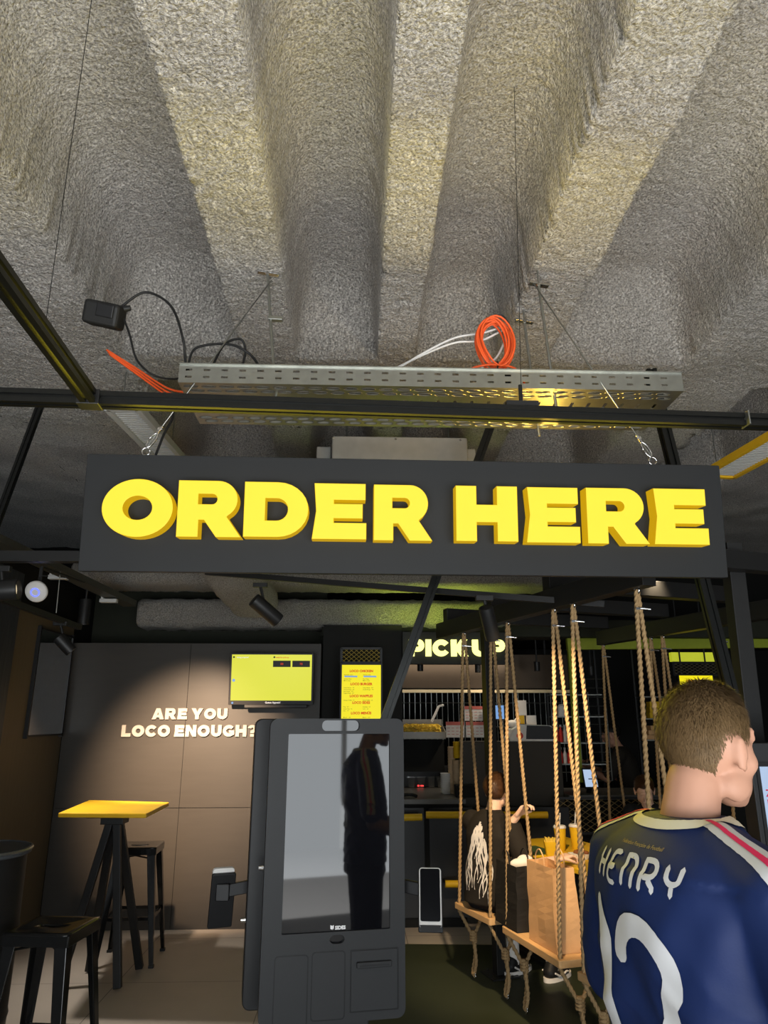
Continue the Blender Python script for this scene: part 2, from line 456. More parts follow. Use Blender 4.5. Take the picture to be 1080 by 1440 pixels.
def curve_mesh(contours, depth, bevel=0.0):
    """flat outline with holes -> solid, depth along +z from 0"""
    cu = bpy.data.curves.new('t', 'CURVE'); cu.dimensions = '2D'; cu.fill_mode = 'BOTH'; cu.extrude = depth / 2
    if bevel: cu.bevel_depth = bevel; cu.bevel_resolution = 1; cu.offset = -bevel
    for pl in contours:
        sp = cu.splines.new('POLY'); sp.points.add(len(pl) - 1)
        for i, (x, y) in enumerate(pl): sp.points[i].co = (x, y, 0, 1)
        sp.use_cyclic_u = True
    t = bpy.data.objects.new('t', cu); COL.objects.link(t)
    dg = bpy.context.evaluated_depsgraph_get(); dg.update()
    me = bpy.data.meshes.new_from_object(t.evaluated_get(dg)); bpy.data.objects.remove(t); bpy.data.curves.remove(cu)
    for v in me.vertices: v.co.z += depth / 2
    for p in me.polygons: p.use_smooth = False
    return me


def place_mesh(me, name, mats, parent, o, ux, uy, un, slot=None):
    """mesh in (x,y,z) -> frame (o, ux, uy, un) in world, parented"""
    M = Matrix((ux, uy, un)).transposed().to_4x4(); M.translation = Vector(o)
    if parent is not None: M = MW(parent).inverted() @ M
    me.transform(M); me.name = name; me.materials.clear()
    for k in mats: me.materials.append(k)
    if slot: slot(me)
    ob = bpy.data.objects.new(name, me); COL.objects.link(ob)
    if parent is not None: ob.parent = parent
    me.update(); return ob


def glyph_obj(ch, x0, x1, y0, y1, depth, name, mats, parent, o, ux, uy, un, sides=False, bevel=0.0):
    cs, W = glyph(ch)
    cs = [[(x0 + px / W * (x1 - x0), y0 + py * (y1 - y0)) for px, py in pl] for pl in cs]
    me = curve_mesh(cs, depth, bevel)
    idx = [0 if abs(p.normal.z) > 0.6 else 1 for p in me.polygons]
    for p in me.polygons: p.use_smooth = False

    def sl(m):
        for i, p in enumerate(m.polygons): p.material_index = idx[i] if sides else 0
    return place_mesh(me, name, mats, parent, o, ux, uy, un, sl)


def text_mesh(s, size, bold=0.0, align='LEFT', width=1.0, depth=0.0004):
    cu = bpy.data.curves.new('t', 'FONT'); cu.body = s; cu.size = size; cu.offset = bold; cu.align_x = align; cu.extrude = depth; cu.resolution_u = 2
    t = bpy.data.objects.new('t', cu); COL.objects.link(t)
    dg = bpy.context.evaluated_depsgraph_get(); dg.update()
    me = bpy.data.meshes.new_from_object(t.evaluated_get(dg)); bpy.data.objects.remove(t); bpy.data.curves.remove(cu)
    for v in me.vertices: v.co.x *= width
    return me


def text_obj(s, size, o, ux, uy, un, m, parent, name='lettering', **kw):
    return place_mesh(text_mesh(s, size, **kw), name, [m], parent, o, ux, uy, un)


def text_block(items, o, ux, uy, un, m, parent, name='lettering'):
    """several printed lines as one mesh: items (string, x, y, size, bold, align)"""
    bm = bmesh.new()
    for s, x, y, size, bold, al in items:
        me = text_mesh(s, size, bold, al)
        me.transform(Matrix.Translation((x, y, 0))); bm.from_mesh(me); bpy.data.meshes.remove(me)
    me = bpy.data.meshes.new(name); bm.to_mesh(me); bm.free()
    return place_mesh(me, name, [m], parent, o, ux, uy, un)


# ================================================================== THE SETTING
# ---- ceiling: sprayed waffle slab
RB = 3.85       # underside of the ribs


def ceil_z(x, y):
    h = 2.2
    val = [(-.672 * h, -.335 * h, .42), (-.178 * h, .049 * h, .36), (.16 * h, .395 * h, .36), (.55 * h, .95 * h, .42), (1.25 * h, 1.6 * h, .4)]
    cells = [(-4.5, 4.05), (4.42, 6.4), (6.75, 9.6)]
    for a, b, d in val:
        if a < x < b:
            c = (a + b) / 2; u = abs(x - c) / ((b - a) / 2)
            for p, q in cells:
                if p < y < q:
                    c2 = (p + q) / 2; hl = (q - p) / 2; dist = (hl - abs(y - c2))
                    fy = min(1, dist / 0.28); fy = (1 - (1 - fy) ** 2.6) ** 0.6
                    fx = max(0, 1 - u ** 4.2) ** 0.5
                    return RB + d * fx * fy * 1.35
    return RB


def ceiling_patch(x0, x1, y0, y1, step, mb):
    nx = int((x1 - x0) / step); ny = int((y1 - y0) / step)
    vs = []
    for j in range(ny + 1):
        for i in range(nx + 1):
            x = x0 + (x1 - x0) * i / nx; y = y0 + (y1 - y0) * j / ny
            e = noise.noise(Vector((x * 9, y * 9, 3))) * 0.008 + noise.noise(Vector((x * 28, y * 28, 9))) * 0.006
            e2 = 0
            z = ceil_z(x + e, y + e2)
            z += noise.noise(Vector((x * 2.2, y * 2.2, 0))) * 0.03 + noise.noise(Vector((x * 22, y * 22, 5))) * 0.012 + noise.noise(Vector((x * 55, y * 55, 7))) * 0.007
            vs.append((x, y, z))
    fs = []
    for j in range(ny):
        for i in range(nx):
            a = j * (nx + 1) + i; fs.append((a, a + nx + 1, a + nx + 2, a + 1))
    mb.add(vs, fs)


m_ = MB(); ceiling_patch(-2.7, 3.4, 0.9, 5.2, 0.0165, m_); o = m_.build('ceiling', SPRAY, local=True, smooth=True, fixn=False); struct(o)
m_ = MB(); ceiling_patch(-2.7, 6.2, 5.2, 9.6, 0.05, m_); ceiling_patch(-2.7, 6.2, -4.2, 0.9, 0.06, m_); ceiling_patch(3.4, 6.2, 0.9, 5.2, 0.06, m_); ceiling_patch(-7.0, -2.7, -4.2, 9.6, 0.06, m_)
o = m_.build('ceiling', SPRAY, local=True, smooth=True, fixn=False); struct(o)
m_ = MB(); m_.box((-.4, 2.7, 4.5), (13.4, 14.2, 0.1)); struct(m_.build('ceiling', DARK))
# ---- floor
m_ = MB(); m_.box((1.7, 2.7, -0.05), (9.0, 14, 0.1)); struct(m_.build('floor', TILE))
m_ = MB(); m_.add([(-0.15, 1.0, .004), (6.2, 1.0, .004), (6.2, 5.75, .004), (-0.15, 6.18, .004)], [(0, 1, 2, 3)]); struct(m_.build('floor', GREENF))
# ---- walls
XL = -2.56
m_ = MB(); m_.box((-1.44, 6.66, 1.16), (2.24, 0.1, 2.32)); wb = m_.build('wall_back', PANEL, bevel=.002); struct(wb)
for px in (262,):
    a = aY(px, 1000, 6.61)
    m_ = MB(); m_.box((a.x, 6.608, 1.16), (.004, .004, 2.3)); m_.box((-1.44, 6.608, aY(260, 1136, 6.6).z), (2.2, .004, .004)); struct(m_.build('trim_1', DARK))
m_ = MB(); m_.box((1.7, 9.4, 2.2), (9, 0.1, 4.4)); struct(m_.build('wall_back', DARK))
m_ = MB(); m_.box((-1.45, 7.2, 2.2), (2.3, 0.1, 4.4)); struct(m_.build('wall_back', DARK2))
m_ = MB(); m_.box((-2.66, 2.7, 1.42), (0.1, 14, 2.84)); struct(m_.build('wall_left', DARK))
m_ = MB(); m_.box((6.2, 2.7, 2.2), (0.1, 14, 4.4)); struct(m_.build('wall_right', DARK))
m_ = MB(); m_.box((-2.55, 3.35, 1.35), (0.12, 4.0, 2.7)); struct(m_.build('wall_left', WOODK))
m_ = MB(); m_.box((-2.585, 5.98, 1.25), (0.05, 1.24, 2.5)); struct(m_.build('wall_left', BROWNP))
# storefront behind the camera: piers, header, and unseen mullions added to pattern the kiosk screen's reflection
m_ = MB()
for x in (-2.4, 0.3, 5.9): m_.box((x, -4.0, 2.2), (.25, .25, 4.4))
m_.box((1.7, -4.0, 3.6), (9, .25, 1.7)); struct(m_.build('wall_front', DARK))

m_ = MB(); m_.box((-7.0, 2.7, 2.2), (0.1, 14, 4.4)); struct(m_.build('wall_left', DARK))
m_ = MB(); m_.box((-4.8, 9.4, 2.2), (4.3, 0.1, 4.4)); struct(m_.build('wall_back', DARK))
for i, (x, w_) in enumerate(((-1.9, .07), (-.55, .05), (.62, .05), (.86, .30), (1.9, .05), (3.2, .08))):  # bars added for the stripes mirrored in the kiosk glass
    m_ = MB(); m_.box((x, -3.02, 1.5), (w_, .06, 3.0)); struct(m_.build('window_%d' % (i + 1), DARK if i % 2 else GREY))
m_ = MB(); m_.box((.3, -3.02, 2.6), (7, .05, .06)); m_.box((-.8, -3.02, 1.1), (2.9, .05, .05)); struct(m_.build('window_7', GREY))
# ---- mirror on the left wall
ma = aX(108, 905, -2.55); mb0 = aX(66, 1020, -2.55)
t = thing('wall_mirror', 'tall narrow mirror panel on the left wall, reflecting the bright shopfront', 'mirror', (-2.555, 6.2, 1.5))
zt, zb = 2.36, 1.53
m_ = MB(); m_.box((-2.548, 6.2, (zt + zb) / 2), (.02, .66, zt - zb)); m_.build('mirror_glass', MIRROR, t)
m_ = MB()
for y in (5.86, 6.54): m_.box((-2.546, y, (zt + zb) / 2), (.03, .02, zt - zb + .04))
for z in (zt, zb): m_.box((-2.546, 6.2, z), (.03, .68, .014))
m_.build('frame', STEELK, t)

# ---- insulated duct and lagged beams above the dark wall
def lagged(name, p, q, wd, h, label, cat, r=.08, up=(0, 0, 1)):
    p = Vector(p); q = Vector(q); d = (q - p); L = d.length; d.normalize(); x = d.cross(Vector(up)).normalized(); z = x.cross(d)
    pr = rrect(-wd / 2, -h / 2, wd / 2, h / 2, min(r, h / 2.2), 4); n = len(pr); N = int(L / .04); vs = []
    for i in range(-2, N + 3):
        t_ = min(max(i / N, 0), 1); sc_ = .6 if i in (-2, N + 2) else (.9 if i in (-1, N + 1) else 1)
        c = p + d * L * t_ + d * (.03 if i > N else (-.03 if i < 0 else 0))
        for a, b in pr:
            v = c + x * a * sc_ + z * b * sc_
            k = noise.noise(v * 9) * .016 + noise.noise(v * 30) * .01
            vs.append(v + (v - c).normalized() * k)
    fs = []
    for i in range(N + 4):
        for k in range(n): fs.append((i * n + k, i * n + (k + 1) % n, (i + 1) * n + (k + 1) % n, (i + 1) * n + k))
    fs.append(tuple(range(n))); fs.append(tuple((N + 4) * n + k for k in range(n)))
    mb = MB().add(vs, fs); ob = mb.build(name, LAGG, smooth=True)
    return tag(ob, label, cat)


za, zb_ = aY(300, 842, 6.75).z, aY(300, 882, 6.75).z
lagged('insulated_duct', (aY(205, 860, 6.9).x, 6.9, (za + zb_) / 2), (aY(700, 860, 6.9).x, 6.9, (za + zb_) / 2), .4, za - zb_, 'long grey fibre-lagged duct running above the dark panelled wall', 'duct')
lagged('insulated_beam', (aY(120, 815, 6.5).x, 6.45, aY(300, 811, 6.4).z), (aY(900, 815, 6.5).x, 6.45, aY(300, 811, 6.4).z), .5, .20, 'flat fibre-sprayed beam just above the lagged duct', 'beam')
e0 = aY(345, 822, 5.6); e1 = aY(368, 858, 6.5)
lagged('insulated_pipe', (e0.x - .12, 4.7, e0.z + .16), (e1.x - .02, 6.10, e1.z + .02), .42, .30, 'fat lagged pipe stub dropping towards the duct behind the left spotlight', 'pipe', r=.14)

# ================================================================== SIGN
SX, SY, SZ, SYAW, STILT = .232, 3.0, 2.510, R(.82), R(-6)
sr = Vector((math.cos(SYAW), math.sin(SYAW), 0)); sb = Vector((-math.sin(SYAW), math.cos(SYAW), 0))
su = (Vector((0, 0, 1)) * math.cos(STILT) + sb * math.sin(STILT)).normalized(); sn = sr.cross(su)   # towards camera
sign = thing('order_sign', 'wide black hanging sign board with glowing yellow raised letters ORDER HERE', 'sign', (SX, SY, SZ - .26))
so = Vector((SX, SY, SZ))
m_ = MB(); m_.prism(rrect(-1.414, -.256, 1.414, .256, .004, 1), so, sr, su, sn, -.05, 0); m_.build('board', BOARD, sign, bevel=.003)
m_ = MB()
for s_ in (-1, 1): m_.prism([(-1.40, s_ * .243 - .009), (1.40, s_ * .243 - .009), (1.40, s_ * .243 + .009), (-1.40, s_ * .243 + .009)], so, sr, su, sn, -.075, -.0505)
m_.build('rear_frame', EXTR, sign)


def on_sign(px, py, d=0.0):
    P = aP(px, py, so + sn * d, sn) - so; return P.dot(sr), P.dot(su)


LD = .085
for ch, xl, xr, yt, ybm in (('O', 143, 243.5, 673.5, 755.5), ('R', 249.5, 340.5, 676, 755.5), ('D', 343, 434, 678, 755.5), ('E', 439, 515.5, 680, 758.5), ('R', 525.5, 608, 682, 760.5),
                            ('H', 641, 728, 683.5, 761.5), ('E', 739.5, 815, 685.5, 763.5), ('R', 825, 912, 686.5, 765), ('E', 918, 995, 687.5, 766)):
    x0, _ = on_sign(xl, (yt + ybm) / 2, LD); x1, _ = on_sign(xr, (yt + ybm) / 2, LD)
    _, y1 = on_sign((xl + xr) / 2, yt, LD); _, y0 = on_sign((xl + xr) / 2, ybm, LD)
    glyph_obj(ch, x0, x1, y0, y1, LD - .012, 'letter', [LETTER, LETSIDE], sign, so + sn * .012, sr, su, sn, sides=True, bevel=.004)
# hooks with eyes and snap links on top edge
for px, py in ((205, 636), (918, 646)):
    b = aP(px, py, so - sn * .02, sn)
    b = so + sr * (b - so).dot(sr) + su * .262 - sn * .02
    m_ = MB()
    m_.tube([b + sr * .018 * math.cos(k) + Vector((0, 0, .014 + .018 * math.sin(k))) for k in [i * math.pi / 8 for i in range(17)]], .0035, 8)
    m_.build('eye_bolt', CHROME, sign, smooth=True)
# suspension cables
def cable_hang(pts, y0, y1, hookpx, label):
    t = thing('suspension_cable', label, 'cable', pts[-1], group='steel suspension cables of the hanging sign')
    m_ = MB(); m_.tube(pts, .0035, 6); m_.build('wire', ZINC, t, smooth=True)
    b = Vector(pts[-1]); d = (Vector(pts[0]) - b).normalized(); x = d.cross(Vector((0, 1, 0))).normalized()
    m_ = MB(); m_.tube([b + d * (.035 + .04 * math.sin(k)) + x * .013 * math.cos(k) for k in [i * math.pi / 10 for i in range(21)]], .004, 8); m_.build('snap_link', CHROME, t, smooth=True)
    m_ = MB(); m_.cyl(b + d * .075, b + d * .115, .007); m_.box(b + d * .10, (.02, .012, .012)); m_.build('wire_clamp', CHROME, t)
    return t


h1 = so + sr * on_sign(205, 636)[0] + su * .30 - sn * .02
h2 = so + sr * on_sign(918, 646)[0] + su * .30 - sn * .02
a1 = aY(381, 395, 3.14); a2 = aY(750, 398, 3.05)
cable_hang([a1, h1], 0, 0, 0, 'left steel cable slanting from ceiling bracket down to the sign')
cable_hang([a2, h2], 0, 0, 0, 'right steel cable slanting from ceiling bracket down to the sign')

# ================================================================== CABLE TRAY
tz = aY(600, 543, 3.02).z; tx0, tx1 = aY(250, 540, 3.02).x, aY(962, 552, 3.02).x
ty0, ty1 = 3.02, 3.50
tray = thing('cable_tray', 'galvanised perforated cable tray hanging above the black track', 'cable tray', ((tx0 + tx1) / 2, 3.25, tz))


def slotted(o, ux, uy, un, L, Hh, slots, th=.002):
    """sheet with rectangular slots: cut into a grid of cells, slot cells left open"""
    xs = sorted(set([0, L] + [s[0] for s in slots] + [s[1] for s in slots])); ys = sorted(set([0, Hh] + [s[2] for s in slots] + [s[3] for s in slots]))
    mb = MB(); idx = {}
    S = set()
    for s in slots:
        for i in range(len(xs) - 1):
            if s[0] - 1e-6 <= xs[i] and xs[i + 1] <= s[1] + 1e-6:
                for j in range(len(ys) - 1):
                    if s[2] - 1e-6 <= ys[j] and ys[j + 1] <= s[3] + 1e-6: S.add((i, j))
    vs = []; fs = []
    for j, y in enumerate(ys):
        for i, x in enumerate(xs): idx[(i, j)] = len(vs); vs.append(Vector(o) + Vector(ux) * x + Vector(uy) * y)
    for i in range(len(xs) - 1):
        for j in range(len(ys) - 1):
            if (i, j) not in S: fs.append((idx[(i, j)], idx[(i + 1, j)], idx[(i + 1, j + 1)], idx[(i, j + 1)]))
    return mb.add(vs, fs)


L = tx1 - tx0
for yy, nm in ((ty0, 0), (ty1, 1)):
    sl = []
    for k in range(int(L / .083)):
        for r_ in (.022, .058): sl.append((.03 + k * .083, .03 + k * .083 + .030, r_, r_ + .010))
    mb = slotted((tx0, yy, tz), (1, 0, 0), (0, 0, 1), (0, 1, 0), L, .09, sl)
    ob = mb.build('side_rail', ZINC, tray, fixn=False); sd = ob.modifiers.new('s', 'SOLIDIFY'); sd.thickness = .0022
sl = []
n_s = int(L / .083)
for k in range(n_s):
    x = .025 + k * .083
    for y0_ in (.03, .075, .385, .43): sl.append((x + (.02 if y0_ in (.075, .43) else 0), x + .052 + (.02 if y0_ in (.075, .43) else 0), y0_, y0_ + .016))
    sl.append((x + .03, x + .045, .15, .20)); sl.append((x + .03, x + .045, .28, .33))
mb = slotted((tx0, ty0, tz), (1, 0, 0), (0, 1, 0), (0, 0, 1), L, ty1 - ty0, [s for s in sl if s[1] < L - .01])
ob = mb.build('tray_floor', ZINC, tray, fixn=False); sd = ob.modifiers.new('s', 'SOLIDIFY'); sd.thickness = .0022
m_ = MB()
for yy in (ty0 - .006, ty1 + .006): m_.bar((tx0, yy, tz + .09), (tx1, yy, tz + .09), .014, .005)
m_.build('rolled_lip', ZINC, tray)
# raised slot rims on the floor underside
m_ = MB()
for s in sl:
    if s[1] < L - .01 and s[2] in (.03, .075, .385, .43):
        cx, cy = tx0 + (s[0] + s[1]) / 2, ty0 + (s[2] + s[3]) / 2
        m_.tube([(cx + .034 * math.cos(t_), cy + .013 * math.sin(t_), tz - .003) for t_ in [i * math.pi / 6 for i in range(13)]], .0022, 4, cap=False)
m_.build('slot_rims', ZINC, tray)['kind'] = 'stuff'
# threaded rods with ceiling brackets
for i, (pt, pb, Y) in enumerate((((376, 382), (391, 517), 3.16), ((757, 398), (778, 517), 3.1), ((737, 450), (752, 517), 3.46))):
    lab = ['threaded steel rod with ceiling bracket at the left of the cable tray', 'longer threaded rod with ceiling bracket right of the orange cable coil', 'short rear threaded rod just beside the orange cable coil'][i]
    zt_ = ceil_z(aZ(*pt, RB).x, Y)
    p = aY(*pt, Y); q = aY(*pb, Y + (.0 if i < 2 else .0))
    t = thing('ceiling_hanger', lab, 'hanger', p, group='threaded hangers of the cable tray')
    p2 = p.copy(); p2.z = min(zt_, p.z + .5)
    m_ = MB(); m_.cyl(p2, p, .004); m_.cyl(p, Vector((q.x, q.y, tz - .06)), .0075, n=8); m_.build('rod', ZINC, t, smooth='auto')
    m_ = MB(); m_.bar(p + Vector((-.05, 0, 0)), p + Vector((.055, .02, -.004)), .028, .012); m_.build('bracket', CHROME, t, bevel=.002)
    m_ = MB(); m_.cyl(p - Vector((0, 0, .02)), p - Vector((0, 0, .006)), .010, n=6); m_.build('nut', CHROME, t)
    if i == 0:
        c = p + (q - p) * .5; m_ = MB(); m_.bar(c + Vector((-.02, 0, 0)), c + Vector((.05, 0, -.003)), .03, .02); m_.build('clip', ZINC, t, bevel=.002)

# ================================================================== TRACKS (black aluminium profile)
def profile_bar(mb, p, q, w_=.045, h_=.045):
    """square profile with a groove in each face"""
    p = Vector(p); q = Vector(q); d = (q - p).normalized(); u = Vector((0, 0, 1)) if abs(d.z) < .9 else Vector((0, -1, 0))
    x = d.cross(u).normalized(); z = x.cross(d); a, g, dp = w_ / 2, w_ * .13, w_ * .2
    pl = []
    for c, s in ((1, 0), (0, 1), (-1, 0), (0, -1)):
        for m, n in ((a, -a), (a, -g), (a - dp, -g), (a - dp, g), (a, g)):
            pl.append((m * c - n * s, m * s + n * c))
    n = len(pl)
    vs = [e + x * i + z * j * h_ / w_ for e in (p, q) for i, j in pl]
    mb.add(vs, [tuple(range(n)), tuple(range(2 * n - 1, n - 1, -1))] + [(i, i + n, (i + 1) % n + n, (i + 1) % n) for i in range(n)])
    return mb


TZ = 2.84
pa, pb, pc = aZ(128, 562, TZ), aZ(1085, 594, TZ), aZ(-60, 556, TZ)
track = thing('lighting_track', 'long black ceiling track crossing in front of the cable tray', 'track', (pa + pb) / 2)
dr = (pb - pa).normalized()
m_ = MB(); profile_bar(m_, pa + dr * .02, pb + dr * .3, .055, .055); m_.build('rail', EXTR, track)
m_ = MB(); m_.bar(pa - dr * .045, pa + dr * .04, .066, .062); m_.build('corner_joint', STEELK, track, bevel=.003)
m_ = MB(); profile_bar(m_, pc, pa - dr * .045, .055, .055); m_.build('rail', EXTR, track)
m_ = MB(); c = aZ(733, 570, TZ + .04); m_.box(c, (.13, .05, .02)); m_.cyl(c, c + Vector((0, 0, .09)), .008); m_.build('hanger_clip', STEELK, track)
m_ = MB(); c = aZ(1048, 590, TZ); m_.bar(c - dr * .003, c + dr * .003, .060, .060); m_.build('rail_joint', ZINC, track)
pl = aZ(-25, 352, TZ)
t2 = thing('lighting_track', 'black ceiling track running from the corner joint towards the upper left', 'track', (pl + pa) / 2)
m_ = MB(); profile_bar(m_, pl, pa - (pa - pl).normalized() * .035, .055, .055); m_.build('rail', EXTR, t2)
c = aZ(68, 468, TZ + .04); m_ = MB(); m_.box(c, (.03, .08, .025)); m_.build('hanger_clip', STEELK, t2)
# thin hanging wires
for (a, b, lab) in ((aY(119, 55, 1.85), aZ(62, 470, TZ + .05), 'thin steel wire hanging from the ceiling to the left track'),
                    (aY(729, 210, 2.46), aZ(733, 560, TZ + .06), 'thin steel wire hanging from the ceiling to the long track')):
    a.z = ceil_z(a.x, a.y) + .02
    m_ = MB(); m_.cyl(a, b, .0013, n=6); tag(m_.build('hanging_wire', EXTR), lab, 'wire')

# ================================================================== CABLES + BOX
def cable(pts, r, m, name, label, n=8):
    mb = MB(); mb.tube(smooth_path(pts, 10), r, n); return tag(mb.build(name, m, smooth=True), label, 'cable')


bx = aY(147, 443, 2.95)
t = thing('junction_box', 'black cable junction box hanging by its leads beside the sprayed beam', 'junction box', bx)
Mr = Matrix.Rotation(R(12), 3, 'Y') @ Matrix.Rotation(R(20), 3, 'X')
m_ = MB(); m_.box(bx, (.17, .10, .11), Mr); m_.build('housing', RUBBER, t, bevel=.018, seg=3)
m_ = MB(); m_.box(bx + Vector((.02, -.055, -.01)), (.08, .008, .06), Mr); m_.build('cover', KIOSKD, t, bevel=.004)
m_ = MB(); m_.cyl(bx + Vector((.07, 0, .03)), bx + Vector((.115, 0, .04)), .02, .012); m_.build('cable_gland', RUBBER, t)
Y = 2.97
cable([aY(172, 430, Y), aY(205, 411, Y), aY(240, 430, Y), aY(257, 475, Y), aY(261, 512, 3.04), aY(262, 525, 3.1)], .006, RUBBER, 'black_cable', 'black cable looping high from the junction box into the tray')
cable([aY(168, 432, Y), aY(182, 470, Y), aY(192, 505, Y), aY(215, 527, Y), aY(244, 533, 3.05), aY(262, 528, 3.15)], .005, RUBBER, 'black_cable', 'black cable sagging low from the junction box to the tray end')
cable([aY(264, 520, 3.1), aY(275, 490, 3.1), aY(320, 484, 3.15), aY(350, 497, 3.2), aY(368, 520, 3.2)], .006, RUBBER, 'black_cable', 'low black cable hoop rising out of the tray end')
cable([aY(300, 512, 3.1), aY(316, 484, 3.15), aY(338, 477, 3.18), aY(345, 492, 3.2), aY(341, 514, 3.2)], .006, RUBBER, 'black_cable', 'small tight black cable loop above the tray')
cable([aY(240, 560, 3.2), aY(243, 585, 3.15), aY(230, 612, 3.1), aY(219, 640, 3.07)], .006, RUBBER, 'black_cable', 'black cable dropping from the tray to the left end of the sign')
for k in range(3):
    cable([aY(150 + k * 2, 492 + k * 3, 3.6), aY(190 + k * 2, 517 + k * 5, 3.6), aY(234 + k * 3, 545 + k * 7, 3.5), aY(262, 552 + k * 4, 3.45)], .006, ORANGE, 'orange_cable',
          ['upper', 'middle', 'lower'][k] + ' of three orange cables running beside the sprayed beam to the tray')
for k in range(2):
    cable([aY(560 - k * 4, 518, 3.35), aY(600, 494 + k * 3, 3.4), aY(640, 475 + k * 7, 3.42), aY(676, 469 + k * 10, 3.42), aY(712, 462 + k * 3, 3.44), aY(700, 500, 3.42), aY(676, 518, 3.4)], .006, WHITEC, 'white_cable',
          ['upper', 'lower'][k] + ' white cable curving out of the tray to the orange coil')
cc = aY(697, 484, 3.36)
t = thing('cable_coil', 'bundled coil of orange cable standing on the cable tray', 'cable', cc - Vector((0, 0, .12)))
for k in range(9):
    mb = MB(); pts = []
    a_, b_ = .105 - .006 * (k % 3) + random.uniform(-.006, .006), .145 - random.uniform(0, .02)
    ox = random.uniform(-.022, .022); th = random.uniform(-.15, .15)
    for i in range(25):
        u = i / 24 * 2 * math.pi
        lx = a_ * math.cos(u) * (.85 + .1 * math.sin(u)); lz = b_ * math.sin(u)
        pts.append(cc + Vector((ox + lx * math.cos(th) + lz * math.sin(th) * .5, (k - 4) * .010 + .01 * math.sin(3 * u), lz)))
    mb.tube(pts, .0058, 7, cap=False); mb.build('loop', ORANGE, t, smooth=True)
mb = MB(); mb.tube([cc + Vector((.0, .0, -.13)) + Vector((.0, .035 * math.cos(u), .022 * math.sin(u))) for u in [i * math.pi / 6 for i in range(13)]], .004, 6)
mb.tube(smooth_path([cc + Vector((-.03, 0, .15)), cc + Vector((.03, -.02, .165)), cc + Vector((.07, 0, .14)), cc + Vector((.09, 0, .08))]), .004, 6); mb.build('cable_tie', RUBBER, t)
mb = MB(); mb.tube(smooth_path([cc + Vector((-.20, 0, -.27)), cc + Vector((-.16, 0, -.165)), cc + Vector((-.06, -.03, -.14)), cc + Vector((.06, -.02, -.14)), cc + Vector((.12, 0, -.17)), cc + Vector((.16, 0, -.29))]), .006, 7); mb.build('tail', ORANGE, t, smooth=True)

# ================================================================== AIR CONDITIONER, GRILLES
p0 = aY(444, 640, 4.6); p1 = aY(668, 640, 4.6); zt_ = aY(560, 614, 4.6).z
t = thing('air_conditioner', 'pale grey ceiling air conditioning box just above the sign', 'air conditioner', ((p0.x + p1.x) / 2, 4.9, p0.z - .1))
zb2 = aY(560, 660, 4.6).z
m_ = MB(); m_.box(((p0.x + p1.x) / 2 + .03, 4.95, (zt_ + zb2) / 2), (p1.x - p0.x - .16, .7, zt_ - zb2)); m_.build('casing', GREY, t, bevel=.01)
m_ = MB(); m_.box((p0.x + .05, 4.98, (zt_ + zb2) / 2 - .02), (.1, .6, zt_ - zb2 - .06)); m_.build('end_cover', GREY, t, bevel=.008)
m_ = MB(); m_.box((p1.x - .02, 4.98, (zt_ + zb2) / 2 - .02), (.08, .6, zt_ - zb2 - .06)); m_.build('end_cover', GREY, t, bevel=.008)
m_ = MB()
for x in (p0.x + .12, (p0.x + p1.x) / 2, p1.x - .1): m_.cyl((x, 4.597, zt_ - .02), (x, 4.605, zt_ - .02), .008)
m_.build('screws', CHROME, t)
for x in (p0.x + .2, p1.x - .1):
    m_ = MB(); m_.cyl((x, 5.2, zt_), (x, 5.2, 4.45), .006); m_.build('hanger_rod', ZINC, t)


def grille(p, q, wd, label, frame_m, n):
    p = Vector(p); q = Vector(q); d = (q - p).normalized(); x = d.cross(Vector((0, 0, 1))).normalized(); L_ = (q - p).length
    t = thing('louvre_grille', label, 'grille', (p + q) / 2)
    m_ = MB()
    for s_ in (-1, 1): m_.bar(p + x * s_ * wd / 2, q + x * s_ * wd / 2, .035, .05)
    m_.bar(p - x * wd / 2, p + x * wd / 2, .035, .05); m_.bar(q - x * wd / 2, q + x * wd / 2, .035, .05)
    m_.build('frame', frame_m, t)
    m_ = MB()
    for k in range(1, n):
        c = p + d * L_ * k / n; m_.bar(c - x * wd / 2, c + x * wd / 2, .014, .02)
    m_.build('slats', GREY, t)
    for c in (p, q):
        m_ = MB(); m_.cyl(c, (c.x, c.y, 4.4), .004); m_.build('hanger_rod', ZINC, t)


grille(aZ(172, 572, 3.6), aZ(240, 645, 3.6), .20, 'narrow slatted grey grille left of the sign top', GREY, 30)
grille(aZ(1110, 612, 3.5), aZ(1010, 668, 3.5), .26, 'slatted grille with yellow wooden edge right of the sign', YELLOWT, 26)

# ================================================================== STRUTS AND STEEL FRAME
def strut(p, q, label, name='diagonal_strut', wd=.055):
    mb = MB(); profile_bar(mb, p, q, wd, wd); return tag(mb.build(name, EXTR), label, 'strut', None)


p, q = aY(693, 590, 4.25), aY(545, 1002, 4.25); d = (q - p).normalized()
strut(p - d * .35, q + d * ((q.z) / -d.z - .02), 'black grooved diagonal strut passing behind the middle of the sign and the kiosk')
p, q = aY(931, 590, 3.55), aY(1027, 972, 3.55); d = (q - p).normalized()
strut(p - d * .3, q + d * ((q.z) / -d.z - .02), 'black grooved diagonal strut at the right end of the sign')
p, q = aY(50, 588, 3.9), aY(4, 712, 3.9); d = (q - p).normalized()
strut(p - d * .1, q + d * 1.5, 'thin black diagonal strut at the far left under the track', wd=.035)
# rear horizontal rail seen left and right of the sign
pl_, pr_ = aY(-40, 783, 4.0), aY(1100, 786, 4.0); zz = (pl_.z + pr_.z) / 2
mb = MB(); mb.bar((pl_.x, 4.0, pl_.z), (pr_.x + .6, 4.0, pr_.z), .06, .06); tag(mb.build('cross_beam', STEELK), 'black horizontal beam showing behind both ends of the sign', 'beam')
